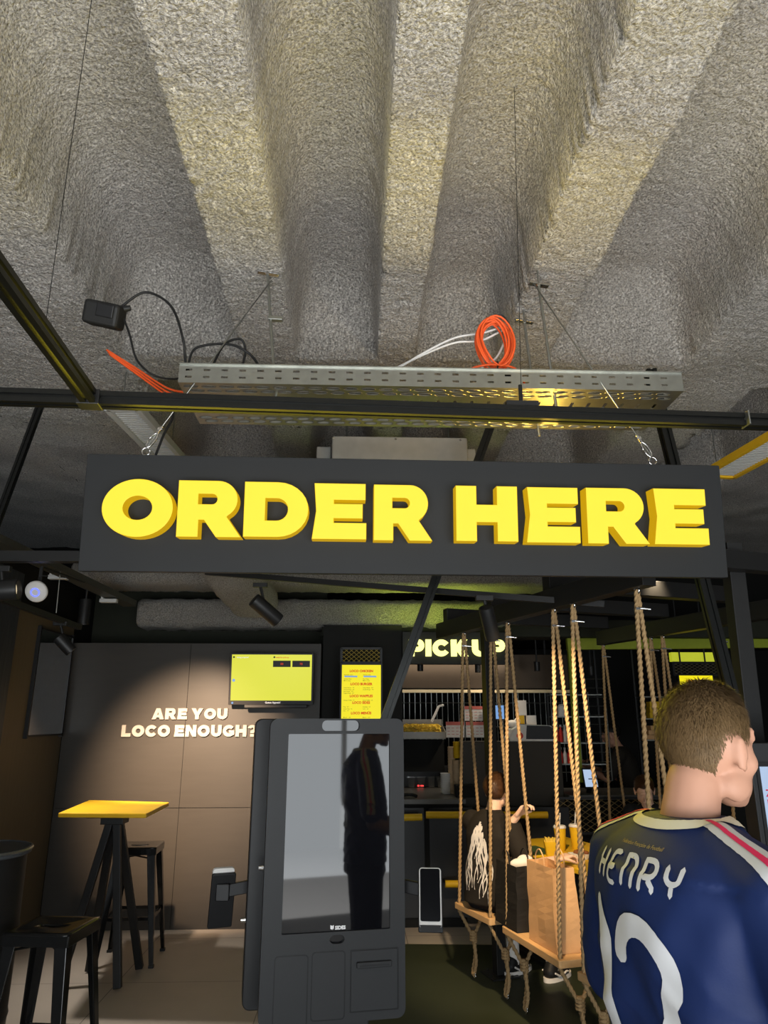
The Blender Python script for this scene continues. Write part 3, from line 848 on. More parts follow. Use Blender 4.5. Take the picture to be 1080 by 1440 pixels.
# right post
p = aY(1030, 790, 3.7); q = aY(1052, 985, 3.7)
mb = MB(); mb.bar(p + (p - q).normalized() * .1, q + (q - p).normalized() * (q.z / (p - q).normalized().z - .01), .085, .085)
tag(mb.build('steel_post', STEELK, bevel=.003), 'thick black steel post below the right end of the sign', 'post')

# ---- swing frame
HZ = 2.25
bd = Vector((.39, -1.27, 0)).normalized(); bn = Vector((-bd.y, bd.x, 0))       # along the beams; towards the table
F0 = Vector((1.0, 4.71, HZ))
frame = thing('swing_frame', 'black steel frame overhead that carries the rope swings', 'frame', (1.7, 4.6, 0))
fb0, fb1 = F0 - bd * 1.1, F0 + bd * 1.42
zf = HZ + .085
for nm, off in (('beam', 0), ('beam', 1.52)):
    a = fb0 + bn * off; b = fb1 + bn * off; a.z = b.z = zf
    mb = MB(); mb.bar(a, b, .08, .12); mb.build(nm, STEELK, frame, bevel=.003)
for k in (0.1, .85, 1.6, 2.45):
    a = fb0 + bd * k - bn * .0; b = a + bn * 1.52; a.z = b.z = zf + .12
    mb = MB(); mb.bar(a, b, .08, .10); mb.build('cross_member', STEELK, frame, bevel=.003)
for k, off in ((2.45, 1.52),):
    a = fb0 + bd * k + bn * off
    mb = MB(); mb.bar((a.x, a.y, zf + .07), (a.x, a.y, .012), .075, .075, up=tuple(bd)); mb.build('post', STEELK, frame, bevel=.003)
pp = aZ(703, 1372, 0)
mb = MB(); mb.bar((pp.x, pp.y, zf + .07), (pp.x, pp.y, .012), .07, .07, up=tuple(bd)); mb.build('post', STEELK, frame, bevel=.003)
mb = MB(); mb.box((pp.x, pp.y, .006), (.2, .2, .012), Matrix.Rotation(math.atan2(bd.y, bd.x), 3, 'Z')); mb.build('foot_plate', STEELK, frame)
mb = MB()
for sx in (-.07, .07):
    for sy in (-.07, .07): mb.cyl((pp.x + sx, pp.y + sy, .012), (pp.x + sx, pp.y + sy, .022), .009, n=6)
mb.build('anchor_bolts', CHROME, frame)

PROF = [1 + .22 * math.cos(3 * 2 * math.pi * k / 12) for k in range(12)]


def rope_path(mb, pts, r=.0105):
    out = []
    for a, b in zip(pts[:-1], pts[1:]):
        a = Vector(a); b = Vector(b); n = max(2, int((b - a).length / .009))
        out += [a + (b - a) * i / n for i in range(n)]
    out.append(Vector(pts[-1])); mb.tube(out, r, 12, prof=PROF, twist=2 * math.pi / .085)


def swing(h0, h1, z, label, ply=True, seat_l=None, shift=0.0):
    """hanging board: two hangers on the beam, each a doubled rope to front and rear board edge"""
    h0 = Vector((h0[0], h0[1], HZ)); h1 = Vector((h1[0], h1[1], HZ))
    c = (h0 + h1) / 2 + bn * shift; d = (h1 - h0).normalized(); n_ = Vector((-d.y, d.x, 0)); half = (seat_l or (h1 - h0).length) / 2
    t = thing('rope_swing', label, 'swing', (c.x, c.y, z), math.atan2(d.y, d.x), 'rope swings around the yellow table')
    ctr = Vector((c.x, c.y, z))
    mb = MB(); mb.prism(rrect(-half - .03, -.12, half + .03, .12, .012), ctr, d, n_, Vector((0, 0, 1)), -.018, .018); mb.build('seat', PLY, t, bevel=.003)
    for h, s_ in ((h0, -1), (h1, 1)):
        mb = MB(); top = h + Vector((0, 0, .045))
        mb.tube([top + Vector((0, 0, -.02)) + Vector((.0, 0, 0)) + d * .016 * math.cos(u) + Vector((0, 0, .026 * math.sin(u))) for u in [i * math.pi / 8 for i in range(17)]], .006, 8)
        mb.build('shackle', CHROME, t, smooth=True)
        mb = MB(); mb.box(h - Vector((0, 0, .075)), (.036, .03, .012)); mb.cyl(h + Vector((.0, -.02, -.075)), h + Vector((.05, -.02, -.08)), .005); mb.build('rope_clamp', CHROME, t)
        for q_ in (-1, 1):
            e = ctr + d * s_ * half + n_ * q_ * .10
            mb = MB(); rope_path(mb, [h + n_ * q_ * .004 + Vector((0, 0, .02)), h + n_ * q_ * .012 - Vector((0, 0, .08)), e + Vector((0, 0, -.03))]); mb.build('rope', ROPE, t, smooth=True)
        # knot and loose tail below
        e0 = ctr + d * s_ * half - n_ * .10 - Vector((0, 0, .03)); e1 = ctr + d * s_ * half + n_ * .10 - Vector((0, 0, .03)); k_ = ctr + d * s_ * half - Vector((0, 0, .2))
        mb = MB(); rope_path(mb, [e0, k_]); rope_path(mb, [e1, k_])
        rope_path(mb, smooth_path([k_ + Vector((0, 0, .03)), k_ + d * .02 - Vector((0, 0, .08)), k_ - d * .02 - Vector((0, 0, .19)), k_ - d * .005 - Vector((0, 0, .21)), k_ + d * .03 - Vector((0, 0, .12)), k_ + Vector((0, 0, -.02))], 4))
        mb.build('tie_rope', ROPE, t, smooth=True)
        mb = MB()
        for j in range(4):
            cz = k_ + Vector((0, 0, -.02 + j * .016)); rope_path(mb, [cz + d * .019 * math.cos(u) + n_ * .019 * math.sin(u) + Vector((0, 0, u * .002)) for u in [i * math.pi / 5 for i in range(11)]], .008)
        mb.build('knot', ROPE, t, smooth=True)
        mb = MB(); mb.tube([k_ - Vector((0, 0, .215)) + d * .012 * math.cos(u) + Vector((0, 0, .018 * math.sin(u))) for u in [i * math.pi / 6 for i in range(13)]], .004, 6); mb.build('ring', CHROME, t, smooth=True)
    return t, ctr, d, n_


HK = {n: aZ(x, y, HZ) for n, (x, y) in dict(a=(647, 892), c=(714, 880), d=(779, 862), e=(806, 855), f=(896, 835), g=(873, 912), h=(938, 902), i=(966, 900), j=(1053, 889)).items()}
HB = F0 - bd * .22
HA = F0 - bd * .62; HA = Vector((HA.x - .02, HA.y, HZ))
sw1 = swing(HA, HB, .46, 'rope swing on which the person in the black t-shirt sits')
sw2 = swing(HK['c'], HK['d'], .46, 'rope swing with plywood seat carrying the two paper bags')
sw3 = swing(HK['e'], HK['f'], .46, 'near rope swing hanging between the paper bags and the man in the navy jersey')
B0 = F0 + bn * 1.52
def onb(P): return B0 + bd * ((P - B0).dot(bd))
sw4 = swing(onb(HK['g']), onb(HK['h']), .46, 'rope swing beyond the yellow table on the left of the far row')
sw5 = swing(onb(HK['i']), onb(HK['j']), .46, 'rope swing beyond the yellow table behind the jersey wearer\'s head')

# ---- green-lit frame and strip behind, the light put into its colour
mb = MB(); a = aY(797, 905, 6.9); b = aY(884, 901, 6.9); mb.bar(a, b + Vector((1.6, 0, 0)), .06, .12); mb.bar(a + Vector((.03, 0, .05)), Vector((a.x + .03, 6.9, 1.1)), .05, .05)
tag(mb.build('service_arch', OLIVE), 'yellow-green painted service arch over the rear counter', 'frame')

# ================================================================== TABLE WITH YELLOW TOP (bar table at left)
def bar_table():
    t = thing('bar_table', 'high bar table with square yellow top and black splayed legs', 'table', (-1.63, 5.3, 0))
    A_ = [aZ(125, 1125, 1.08), aZ(238, 1128, 1.08), aZ(206, 1144, 1.08), aZ(82, 1143, 1.08)]
    mb = MB(); mb.add(A_ + [v - Vector((0, 0, .028)) for v in A_], [(0, 1, 2, 3), (7, 6, 5, 4), (0, 4, 5, 1), (1, 5, 6, 2), (2, 6, 7, 3), (3, 7, 4, 0)])
    mb.build('tabletop', YELLOWT, t, bevel=.006)
    c = sum(A_, Vector()) / 4
    mb = MB(); mb.box((c.x, c.y, 1.035), (.30, .26, .025)); mb.box((c.x, c.y, 1.0), (.15, .14, .05)); mb.build('under_bracket', STEELK, t, bevel=.004)
    for f in (aZ(165, 1393, 0), aZ(196, 1364, 0), aZ(82, 1391, 0), aZ(125, 1368, 0)):
        f = Vector((f.x, f.y, 0)); top = Vector((c.x + (f.x - c.x) * .12, c.y + (f.y - c.y) * .12, .99))
        mb = MB(); mb.bar(top, f + Vector((0, 0, .012)), .05, .04, up=(0, 1, 0)); mb.build('leg', STEELK, t, bevel=.004)
    mb = MB(); pass
    return t


bar_table()


# ---- metal bar stools
def stool():
    t = thing('bar_stool', 'x', 'stool', (0, 0, 0)); H_ = .76
    # seat: dished square pan with handle slot
    mb = MB(); n = 20; W_ = .155; vs = []; fs = []
    for j in range(n + 1):
        for i in range(n + 1):
            x = -W_ + 2 * W_ * i / n; y = -W_ + 2 * W_ * j / n
            r_ = .03; cx = max(abs(x) - (W_ - r_), 0); cy = max(abs(y) - (W_ - r_), 0)
            k = 1 if not (cx and cy) else (r_ / max(math.hypot(cx, cy), r_))
            if cx and cy:
                x = math.copysign(W_ - r_ + cx * k, x); y = math.copysign(W_ - r_ + cy * k, y)
            m = max(abs(x), abs(y)) / W_
            vs.append((x, y, H_ - (.010 * (1 - min(1, m / .82)) if m < .82 else 0) - (.004 if m > .97 else 0)))
    for j in range(n):
        for i in range(n):
            if j in (9, 10) and 6 <= i <= 13: continue
            a = j * (n + 1) + i; fs.append((a, a + 1, a + n + 2, a + n + 1))
    mb.add(vs, fs); ob = mb.build('seat', GLOSSK, t, smooth=True, local=True, fixn=False)
    sd = ob.modifiers.new('s', 'SOLIDIFY'); sd.thickness = .012
    mb = MB(); P4 = [(-.15, -.15), (.15, -.15), (.15, .15), (-.15, .15)]
    for a, b in zip(P4, P4[1:] + P4[:1]):
        mb.bar((*a, H_ - .03), (*b, H_ - .03), .006, .045)
    mb.build('apron', GLOSSK, t, local=True, bevel=.002)
    for sx in (-1, 1):
        for sy in (-1, 1):
            mb = MB(); top = Vector((sx * .142, sy * .142, H_ - .02)); bot = Vector((sx * .205, sy * .205, .015))
            # folded channel leg, wide at the top, narrow at the foot
            vs = []
            for p_, w1 in ((top, .058), (bot, .030)):
                for off in ((0, 0), (-sx * w1, 0), (-sx * w1, -sy * .006), (-sx * .012, -sy * .012), (-sx * .006, -sy * w1), (0, -sy * w1)):
                    vs.append(p_ + Vector((off[0], off[1], 0)))
            mb.add(vs, [(0, 1, 2, 3, 4, 5), (11, 10, 9, 8, 7, 6)] + [(i, i + 6, (i + 1) % 6 + 6, (i + 1) % 6) for i in range(6)])
            lg = mb.build('leg', GLOSSK, t, local=True, bevel=.003)
            mb = MB(); mb.box(bot + Vector((-sx * .013, -sy * .013, -.006)), (.036, .036, .018)); mb.build('rubber_foot', RUBBER, lg, local=True, bevel=.003)
    mb = MB(); zr = .30; k = .142 + (.205 - .142) * (H_ - zr) / H_ - .012; Q = [(-k, -k), (k, -k), (k, k), (-k, k)]
    for a, b in zip(Q, Q[1:] + Q[:1]): mb.bar((*a, zr), (*b, zr), .008, .022)
    mb.build('foot_rail', GLOSSK, t, local=True)
    mb = MB(); mb.bar((-.14, -.14, H_ - .075), (.14, .14, H_ - .075), .018, .006); mb.bar((-.14, .14, H_ - .082), (.14, -.14, H_ - .082), .018, .006); mb.build('cross_brace', GLOSSK, t, local=True)
    return t


def copy_tree(o, parent=None):
    c = o.copy(); COL.objects.link(c); c.parent = parent
    for ch in [x for x in bpy.data.objects if x.parent == o]: copy_tree(ch, c)
    return c


st = stool(); st.location = (-1.36, 3.68, 0); st.rotation_euler = (0, 0, R(-7)); tag(st, 'glossy black metal bar stool nearest the camera at bottom left', 'stool', 'black metal bar stools')
s2 = copy_tree(st); s2.location = (-1.60, 5.86, 0); s2.rotation_euler = (0, 0, R(3)); tag(s2, 'black metal bar stool behind the yellow-topped bar table', 'stool', 'black metal bar stools')

# ---- drum table at the left edge
dc = aZ(-34, 1194, 1.06); dc = Vector((dc.x, dc.y, 0))
t = thing('drum_table', 'round black drum-like table cut by the left edge', 'table', dc)
rr = (aZ(38, 1194, 1.06) - aZ(-34, 1194, 1.06)).length
mb = MB(); mb.lathe(dc, [(rr * .9, 0.0), (rr * .9, .02), (rr * .93, .34), (rr * .95, .36), (rr * .93, .38), (rr * .94, .70), (rr * .96, .72), (rr * .94, .74), (rr * .93, 1.04)], 48); mb.build('drum', STEELK, t, smooth='auto')
mb = MB(); mb.lathe(dc, [(rr * .98, 1.035), (rr, 1.04), (rr, 1.062), (rr * .985, 1.066), (rr * .96, 1.06), (0.01, 1.06)], 48); mb.build('table_top', mat('grey_black_laminate', (.06, .065, .07), .45), t, smooth='auto')
mb = MB(); mb.tube([dc + Vector((rr * math.cos(u), rr * math.sin(u), 1.058)) for u in [i * math.pi / 32 for i in range(65)]], .007, 8, cap=False); mb.build('rim', ZINC, t, smooth=True)

# ================================================================== KIOSK
KY = R(9.5)
ku = Vector((math.cos(KY), math.sin(KY), 0)); kn = Vector((math.sin(KY), -math.cos(KY), 0)); kz = Vector((0, 0, 1))
ko = aY(381, 1010, 2.86); ko = Vector((ko.x, 2.86, 0))       # left edge of front face on the floor


def onk(px, py, d=0):
    P = aP(px, py, ko + kn * d, kn) - ko; return P.dot(ku), P.z


KW = onk(568, 1100)[0]; KT = 1.655; KB = onk(568, 1431)[1]
kiosk = thing('order_kiosk', 'tall double-sided charcoal self-order touchscreen kiosk in the foreground centre', 'kiosk', ko + ku * KW / 2 - kn * .15)
sx0, sx1 = onk(406, 1032)[0], onk(548, 1033)[0]; sz1 = onk(480, 1032)[1]; sz0 = onk(480, 1310)[1]


me = curve_mesh([rrect(0, KB, KW, KT, .03, 6), rrect(sx0, sz0, sx1, sz1, .004, 2), rrect(*(onk(453, 1028)), *(onk(506, 1013)), .017, 6), rrect(*(onk(463, 1328)), *(onk(485, 1314)), .018, 6)], .05, 0)
place_mesh(me, 'front_panel', [KIOSK], kiosk, ko - kn * .05, ku, kz, kn)
mb = MB(); mb.prism(rrect(.012, KB + .012, KW - .012, KT - .012, .025), ko, ku, kz, kn, -.11, -.046); mb.build('front_housing', KIOSKD, kiosk)
mb = MB(); mb.prism(rrect(sx0 - .005, sz0 - .005, sx1 + .005, sz1 + .005, .004, 2), ko, ku, kz, kn, -.044, -.008); scr = mb.build('touchscreen', GLASSK, kiosk)
for (a, b, nm) in (((453, 1028), (506, 1013), 'camera_window'), ((463, 1328), (485, 1314), 'scanner_window')):
    x0, z0 = onk(*a); x1, z1 = onk(*b); mb = MB(); mb.prism(rrect(x0 - .003, z0 - .003, x1 + .003, z1 + .003, .016, 5), ko, ku, kz, kn, -.04, -.014); mb.build(nm, GLASSK, kiosk)
# display logo
x0, z0 = onk(470, 1308); x1, _ = onk(485, 1303)
text_obj('SIDES', .016, ko + ku * (x0 + .004) + kz * z0 + kn * -.0075, ku, kz, kn, mat('logo_white', (.7, .7, .7), .5, emit=(.8, .8, .8), es=.35), kiosk, bold=.0006)
mb = MB(); mb.prism([(0, .003), (.006, 0), (.006, .012), (0, .015)], ko + ku * (x0 - .013) + kz * z0, ku, kz, kn, -.008, -.0070); mb.prism([(.007, .0), (.012, .003), (.012, .015), (.007, .012)], ko + ku * (x0 - .013) + kz * z0, ku, kz, kn, -.008, -.0070); mb.build('logo_mark', MATS['logo_white'], kiosk)


def groove(x0, z0, x1, z1, r, name, m=KIOSKD, wd=.0035):
    cs = [rrect(x0, z0, x1, z1, r, 4), rrect(x0 + wd, z0 + wd, x1 - wd, z1 - wd, max(r - wd, .001), 4)]
    place_mesh(curve_mesh(cs, .001), name, [m], kiosk, ko + kn * .0, ku, kz, kn)


for (a, b, nm) in (((383, 1446), (433, 1343), 'blank_panel'), ((437, 1436), (485, 1337), 'blank_panel')):
    x0, z0 = onk(*a); x1, z1 = onk(*b); mb = MB(); mb.prism(rrect(x0, z0, x1, z1, .012, 4), ko, ku, kz, kn, -.01, .002); mb.build(nm, KIOSK, kiosk, bevel=.0015); groove(x0 - .003, z0 - .003, x1 + .003, z1 + .003, .014, 'panel_groove')
x0, z0 = onk(493, 1423); x1, z1 = onk(559, 1333)
mb = MB(); mb.prism(rrect(x0, z0, x1, z1, .003, 2), ko, ku, kz, kn, -.01, .003); door = mb.build('printer_door', KIOSK, kiosk, bevel=.0015); groove(x0 - .004, z0 - .004, x1 + .004, z1 + .004, .004, 'door_gap')
x0, z0 = onk(501, 1361); x1, z1 = onk(550, 1349)
mb = MB(); mb.prism(rrect(x0, z0, x1, z1, .004, 3), ko, ku, kz, kn, .003, .016); mb.build('paper_slot', KIOSK, door, bevel=.003)
mb = MB(); mb.prism(rrect(x0 + .01, z0 + .006, x1 - .01, z0 + .012, .002, 2), ko, ku, kz, kn, .0165, .0170); mb.build('slot_opening', KIOSKD, door)
# rear half, gap, pedestal
back = .27
mb = MB(); mb.prism(rrect(-.052, KB, KW - .052, KT, .03), ko, ku, kz, kn, -back, -back + .10); mb.build('rear_unit', KIOSKD, kiosk, bevel=.004)
mb = MB(); mb.prism(rrect(.03, KB + .05, KW - .03, KT - .008, .02), ko, ku, kz, kn, -back + .1, -.11); mb.build('core', RUBBER, kiosk)
mb = MB(); mb.prism([(.12, 0), (KW - .12, 0), (KW - .12, KB + .06), (.12, KB + .06)], ko, ku, kz, kn, -.20, -.07); mb.build('pedestal', KIOSK, kiosk, bevel=.006)
mb = MB(); mb.prism([(.02, 0), (KW - .02, 0), (KW - .02, .015), (.02, .015)], ko, ku, kz, kn, -.38, .1); mb.build('base_plate', KIOSK, kiosk, bevel=.004)
for z, dd in ((onk(378, 1226)[1], -.08), (onk(350, 1330)[1] + .03, -back + .05)):
    mb = MB(); c = ko + kz * z + kn * dd - ku * (0 if dd > -.1 else .052); mb.cyl(c, c - ku * .018, .010, .008); mb.build('cam_lock', CHROME, kiosk)


# payment terminals
def terminal(c, un, label, armfrom):
    un = Vector(un).normalized(); ux = Vector((0, 0, 1)).cross(un) * 1; ux.normalize()
    tilt = R(12); uy = (Vector((0, 0, 1)) * math.cos(tilt) - un * math.sin(tilt)).normalized(); nn = ux.cross(uy)
    t = thing('card_terminal', label, 'card terminal', c - uy * .1, group=None)
    mb = MB(); mb.prism(rrect(-.042, -.10, .042, .10, .012), c, ux, uy, nn, -.018, .0); mb.build('casing', WHITEC, t, bevel=.003)
    mb = MB(); mb.prism(rrect(-.037, -.078, .037, .096, .007), c, ux, uy, nn, .0005, .0025); mb.build('display', mat('terminal_glass', (.005, .005, .006), .15, spec=.08), t)
    mb = MB(); mb.prism([(-.03, -.112), (.03, -.112), (.04, -.09), (-.04, -.09)], c, ux, uy, nn, -.022, .004); mb.build('slot_lip', RUBBER, t)
    mb = MB(); mb.prism(rrect(-.046, -.115, .046, .085, .006), c, ux, uy, nn, -.034, -.0185); mb.build('cradle', KIOSKD, t, bevel=.003)
    b = c - nn * .03
    mb = MB(); mb.bar(b + uy * .02, Vector(armfrom), .022, .045); mb.box(b + nn * -.006 + uy * .02, (.05, .03, .06)); mb.build('arm', KIOSKD, t, bevel=.003)
    return t


tc_ = aY(605, 1262, 2.95)
terminal(tc_, (-.12, -1, 0), 'white card terminal with dark screen on the right side of the kiosk', ko + ku * (KW - .0) + kz * (tc_.z + .03) - kn * .07)
tc2 = aY(311, 1256, 3.1)
terminal(tc2, (-.35, 1, 0), 'card terminal seen from behind on the left side of the kiosk', ko + kz * (tc2.z + .03) - kn * (back - .02))

# ================================================================== TV AND SLOGAN
tvt = R(-6.9); tu = Vector((1, 0, 0)); tyv = Vector((0, math.sin(tvt), math.cos(tvt))); tn = tu.cross(tyv)
tv = thing('wall_screen', 'wall-mounted television glowing plain yellow beside the slogan', 'television', (-.744, 6.5, 1.78))
to = Vector((-.744, 6.46, 2.0))
mb = MB(); mb.prism(rrect(-.37, -.225, .37, .222, .006), to, tu, tyv, tn, -.045, 0); mb.build('casing', KIOSKD, tv, bevel=.003)
mb = MB(); mb.prism([(-.352, -.188), (.352, -.188), (.352, .207), (-.352, .207)], to, tu, tyv, tn, 0, .002); mb.build('screen', TVSCR, tv)
mb = MB(); mb.prism([(.01, .10), (.165, .10), (.165, .155), (.01, .155)], to, tu, tyv, tn, .002, .003); mb.prism([(.18, .10), (.335, .10), (.335, .155), (.18, .155)], to, tu, tyv, tn, .002, .003); mb.build('order_tile', KIOSKD, tv)
text_block([('88', .088, .118, .026, 0, 'CENTER'), ('78', .257, .118, .026, 0, 'CENTER')], to + tn * .0031, tu, tyv, tn, MENURED, tv)
text_block([('being prepared', -.31, .178, .017, .0003, 'LEFT'), ('Guten Appetit!', -.05, -.212, .022, .0004, 'LEFT')], to + tn * .003, tu, tyv, tn, mat('ui_white', (.6, .6, .6), .5, emit=(.8, .8, .8), es=.7), tv)
text_block([('ready for pick-up', .03, .178, .017, .0003, 'LEFT')], to + tn * .003, tu, tyv, tn, MENURED, tv, 'caption')
mb = MB(); mb.cyl(to + tu * -.33 + tyv * -.015 + tn * .002, to + tu * -.33 + tyv * -.015 + tn * .004, .013); mb.cyl(to + tu * -.335 + tyv * -.208 + tn * .0, to + tu * -.335 + tyv * -.208 + tn * .003, .009); mb.build('icon', BLUESCR, tv)
mb = MB(); mb.cyl(to + tu * -.335 + tyv * .185 + tn * .002, to + tu * -.335 + tyv * .185 + tn * .004, .008); mb.cyl(to + tu * .02 + tyv * .185 + tn * .002, to + tu * .02 + tyv * .185 + tn * .004, .008); mb.build('corner_icon', KIOSKD, tv)
mb = MB(); mb.box((-.744, 6.56, 1.98), (.3, .12, .25)); mb.build('wall_bracket', STEELK, tv)
mb = MB(); mb.box((-.70, 6.50, 1.765), (.55, .05, .03)); mb.build('soundbar', KIOSKD, tv, bevel=.005)

wo = Vector((0, 6.605, 0)); ux_, uy_, un_ = Vector((1, 0, 0)), Vector((0, 0, 1)), Vector((0, -1, 0))
slog = thing('wall_slogan', 'raised cream letters ARE YOU LOCO ENOUGH? on the dark wall', 'lettering', (aY(265, 1030, 6.6).x, 6.6, aY(265, 1036, 6.6).z))


def wall_text(s, xa, xb, yt, yb_, Y, parent, name, mats, depth, o, bev=.0, space=.12, word=.42, sides=False):
    total = 0; prev = False
    for ch in s:
        if ch == ' ': total += word - space
        else: total += glyph(ch)[1] + space
    total -= space
    X0, X1 = aY(xa, (yt + yb_) / 2, Y).x, aY(xb, (yt + yb_) / 2, Y).x; k = (X1 - X0) / total; x = X0
    for ch in s:
        if ch == ' ': x += (word - space) * k; continue
        wd = glyph(ch)[1] * k; f = (x - X0) / (X1 - X0)
        z1, z0 = aY((xa + xb) / 2, yt, Y).z, aY((xa + xb) / 2, yb_, Y).z
        glyph_obj(ch, x, x + wd, z0, z1, depth, name, mats, parent, o, ux_, uy_, un_, sides=sides, bevel=bev); x += wd + space * k


wall_text('ARE YOU', 214, 320, 996, 1011.5, 6.59, slog, 'letter', [SLOGAN], .02, Vector((0, 6.608, 0)))
wall_text('LOCO ENOUGH?', 171, 361, 1019.5, 1036, 6.59, slog, 'letter', [SLOGAN], .02, Vector((0, 6.608, 0)))

# ================================================================== CYLINDER SPOTLIGHTS
def spotlamp(c, d, L_, r_, top, label, lamp=False, m=STEELK):
    c = Vector(c); d = Vector(d).normalized(); t = thing('track_spotlight', label, 'spotlight', c, group='black cylinder spotlights')
    a, b = c - d * L_ / 2, c + d * L_ / 2
    mb = MB(); mb.lathe(a, [(r_ * .6, 0), (r_ * .95, .004), (r_, .02), (r_, L_ - .02), (r_ * .98, L_ - .002), (r_ * .86, L_), (r_ * .82, L_ - .03), (.01, L_ - .035)], 28, d); mb.build('housing', m, t, smooth='auto')
    mb = MB(); mb.cyl(c, Vector(top), .010, n=10); mb.box(Vector(top), (.10, .035, .03)); mb.build('stem', m, t, bevel=.003)
    mb = MB(); mb.lathe(b - d * .028, [(r_ * .78, 0), (r_ * .78, .004)], 20, d); mb.build('lens', mat('lamp_lens', (.8, .7, .5), .2, emit=(1, .8, .5), es=.6), t)
    return t


c1 = aY(374, 858, 4.95); t1 = aY(366, 823, 4.95)
spotlamp(c1, (.62, .35, -.50), .235, .052, t1, 'large black cylinder spotlight below the sign, tilted down to the right')
c2 = aY(688, 876, 4.0); t2_ = aY(681, 841, 4.0)
spotlamp(c2, (.25, .45, -.80), .20, .042, t2_, 'black cylinder spotlight pointing down beside the green lettering')
c3 = aY(91, 906, 5.4); t3 = aY(85, 877, 5.4)
spotlamp(c3, (.55, .25, -.6), .15, .045, t3, 'small black cylinder spotlight before the left wall mirror')
c4 = aY(4, 830, 3.8); spotlamp(c4, (1, .1, .1), .16, .055, aY(2, 800, 3.8), 'black cylinder spotlight cut by the left edge')
c5 = aY(119, 860, 6.3); spotlamp(c5, (0, 0, -1), .22, .05, c5 + Vector((0, 0, .3)), 'dim black cylinder pendant high in the left corner')
mb = MB(); ta, tb = aY(290, 805, 4.95), aY(560, 827, 4.45); mb.bar(ta, tb, .035, .035); mb.bar(tb, aY(850, 850, 4.0), .035, .035)
tag(mb.build('lighting_track', STEELK), 'thin black track below the sign carrying the spotlights', 'track')
mb = MB(); mb.bar(aY(-20, 834, 4.6), aY(112, 882, 5.6), .04, .04); tag(mb.build('lighting_track', STEELK), 'short black track in the upper left corner', 'track')
mb = MB(); mb.cyl(aY(85, 800, 5.2), aY(79, 862, 5.2), .004, n=6); tag(mb.build('track_wire', ZINC), 'thin wire holding the short left corner track', 'wire')
# perforated dark trunking, top left
p, q = aY(-30, 748, 4.4), aY(183, 849, 6.3)
mb = MB(); mb.bar(p, q, .12, .05); ob = mb.build('cable_trunking', STEEL if False else mat('dull_trunking', (.09, .09, .075), .5, .6), None); tag(ob, 'dull grey cable trunking slanting through the upper left corner', 'trunking')
for px, py, lab in ((82, 812, 'white bracket under the nearer part of the corner trunking'), (153, 845, 'white bracket under the far end of the corner trunking')):
    a = aY(px, py, 5.4 if px < 100 else 6.0); mb = MB(); mb.box(a, (.14, .05, .03)); mb.box(a + Vector((-.05, 0, .03)), (.02, .05, .05)); tag(mb.build('trunking_bracket', GREY, bevel=.003), lab, 'bracket')
# access point
ap = aY(51, 832, 4.4); t = thing('wifi_access_point', 'round white ceiling access point with glowing blue ring', 'access point', ap)
mb = MB(); mb.lathe(ap, [(.066, -.012), (.067, 0), (.060, .012), (.03, .018), (.005, .019)], 36, (0.05, -1, -.45)); mb.build('disc', WHITEC, t, smooth=True)
mb = MB(); ax = Vector((.05, -1, -.45)).normalized(); xx = ax.cross(Vector((0, 0, 1))).normalized(); yy = ax.cross(xx)
mb.tube([ap + ax * .019 + (xx * math.cos(u) + yy * math.sin(u)) * .024 for u in [i * math.pi / 16 for i in range(33)]], .004, 6, cap=False); mb.build('light_ring', BLUELED, t)
mb = MB(); mb.tube(smooth_path([ap + Vector((0, .01, .06)), ap + Vector((.0, .02, .10)), ap + Vector((.05, .02, .10))]), .004, 6); mb.build('lead', RUBBER, t)
mb = MB(); mb.bar(ap + Vector((0, .03, 0)), ap + Vector((0, .03, .16)), .02, .01); mb.bar(ap + Vector((0, .03, .16)), (ap.x + .05, 5.0, ap.z + .17), .02, .01); mb.build('mounting_arm', STEELK, t)

# ================================================================== PICK UP SIGN + KITCHEN
pk = thing('pickup_sign', 'dark board with glowing pale yellow letters PICK UP above the kitchen', 'sign', aY(643, 935, 6.6))
a, b = aY(566, 888, 6.6), aY(722, 934, 6.6)
mb = MB(); mb.box(((a.x + b.x) / 2, 6.66, (a.z + b.z) / 2), (b.x - a.x, .08, a.z - b.z)); mb.build('board', BOARD, pk, bevel=.003)
for ch, xa, xb in (('P', 575, 597), ('I', 599, 607), ('C', 609, 632), ('K', 635, 659), ('U', 665, 688), ('P', 690, 711)):
    z1, z0 = aY(640, 899, 6.56).z, aY(640, 922.5, 6.56).z
    glyph_obj(ch, aY(xa, 911, 6.56).x, aY(xb, 911, 6.56).x, z0, z1, .04, 'letter', [PICKL, PICKL], pk, Vector((0, 6.615, 0)), ux_, uy_, un_, sides=False, bevel=.003)

# dark column, mesh panel and menu screen
mb = MB(); a, b = aY(454, 905, 6.62), aY(566, 905, 6.62); mb.box(((a.x + b.x) / 2, 6.72, 1.25), (b.x - a.x, .08, 2.5)); struct(mb.build('trim_2', DARK))
mb = MB(); a, b = aY(452, 880, 6.65), aY(1100, 880, 6.65); mb.box(((a.x + b.x) / 2, 6.9, a.z + .0), (b.x - a.x, .3, .16)); struct(mb.build('trim_3', DARK2))


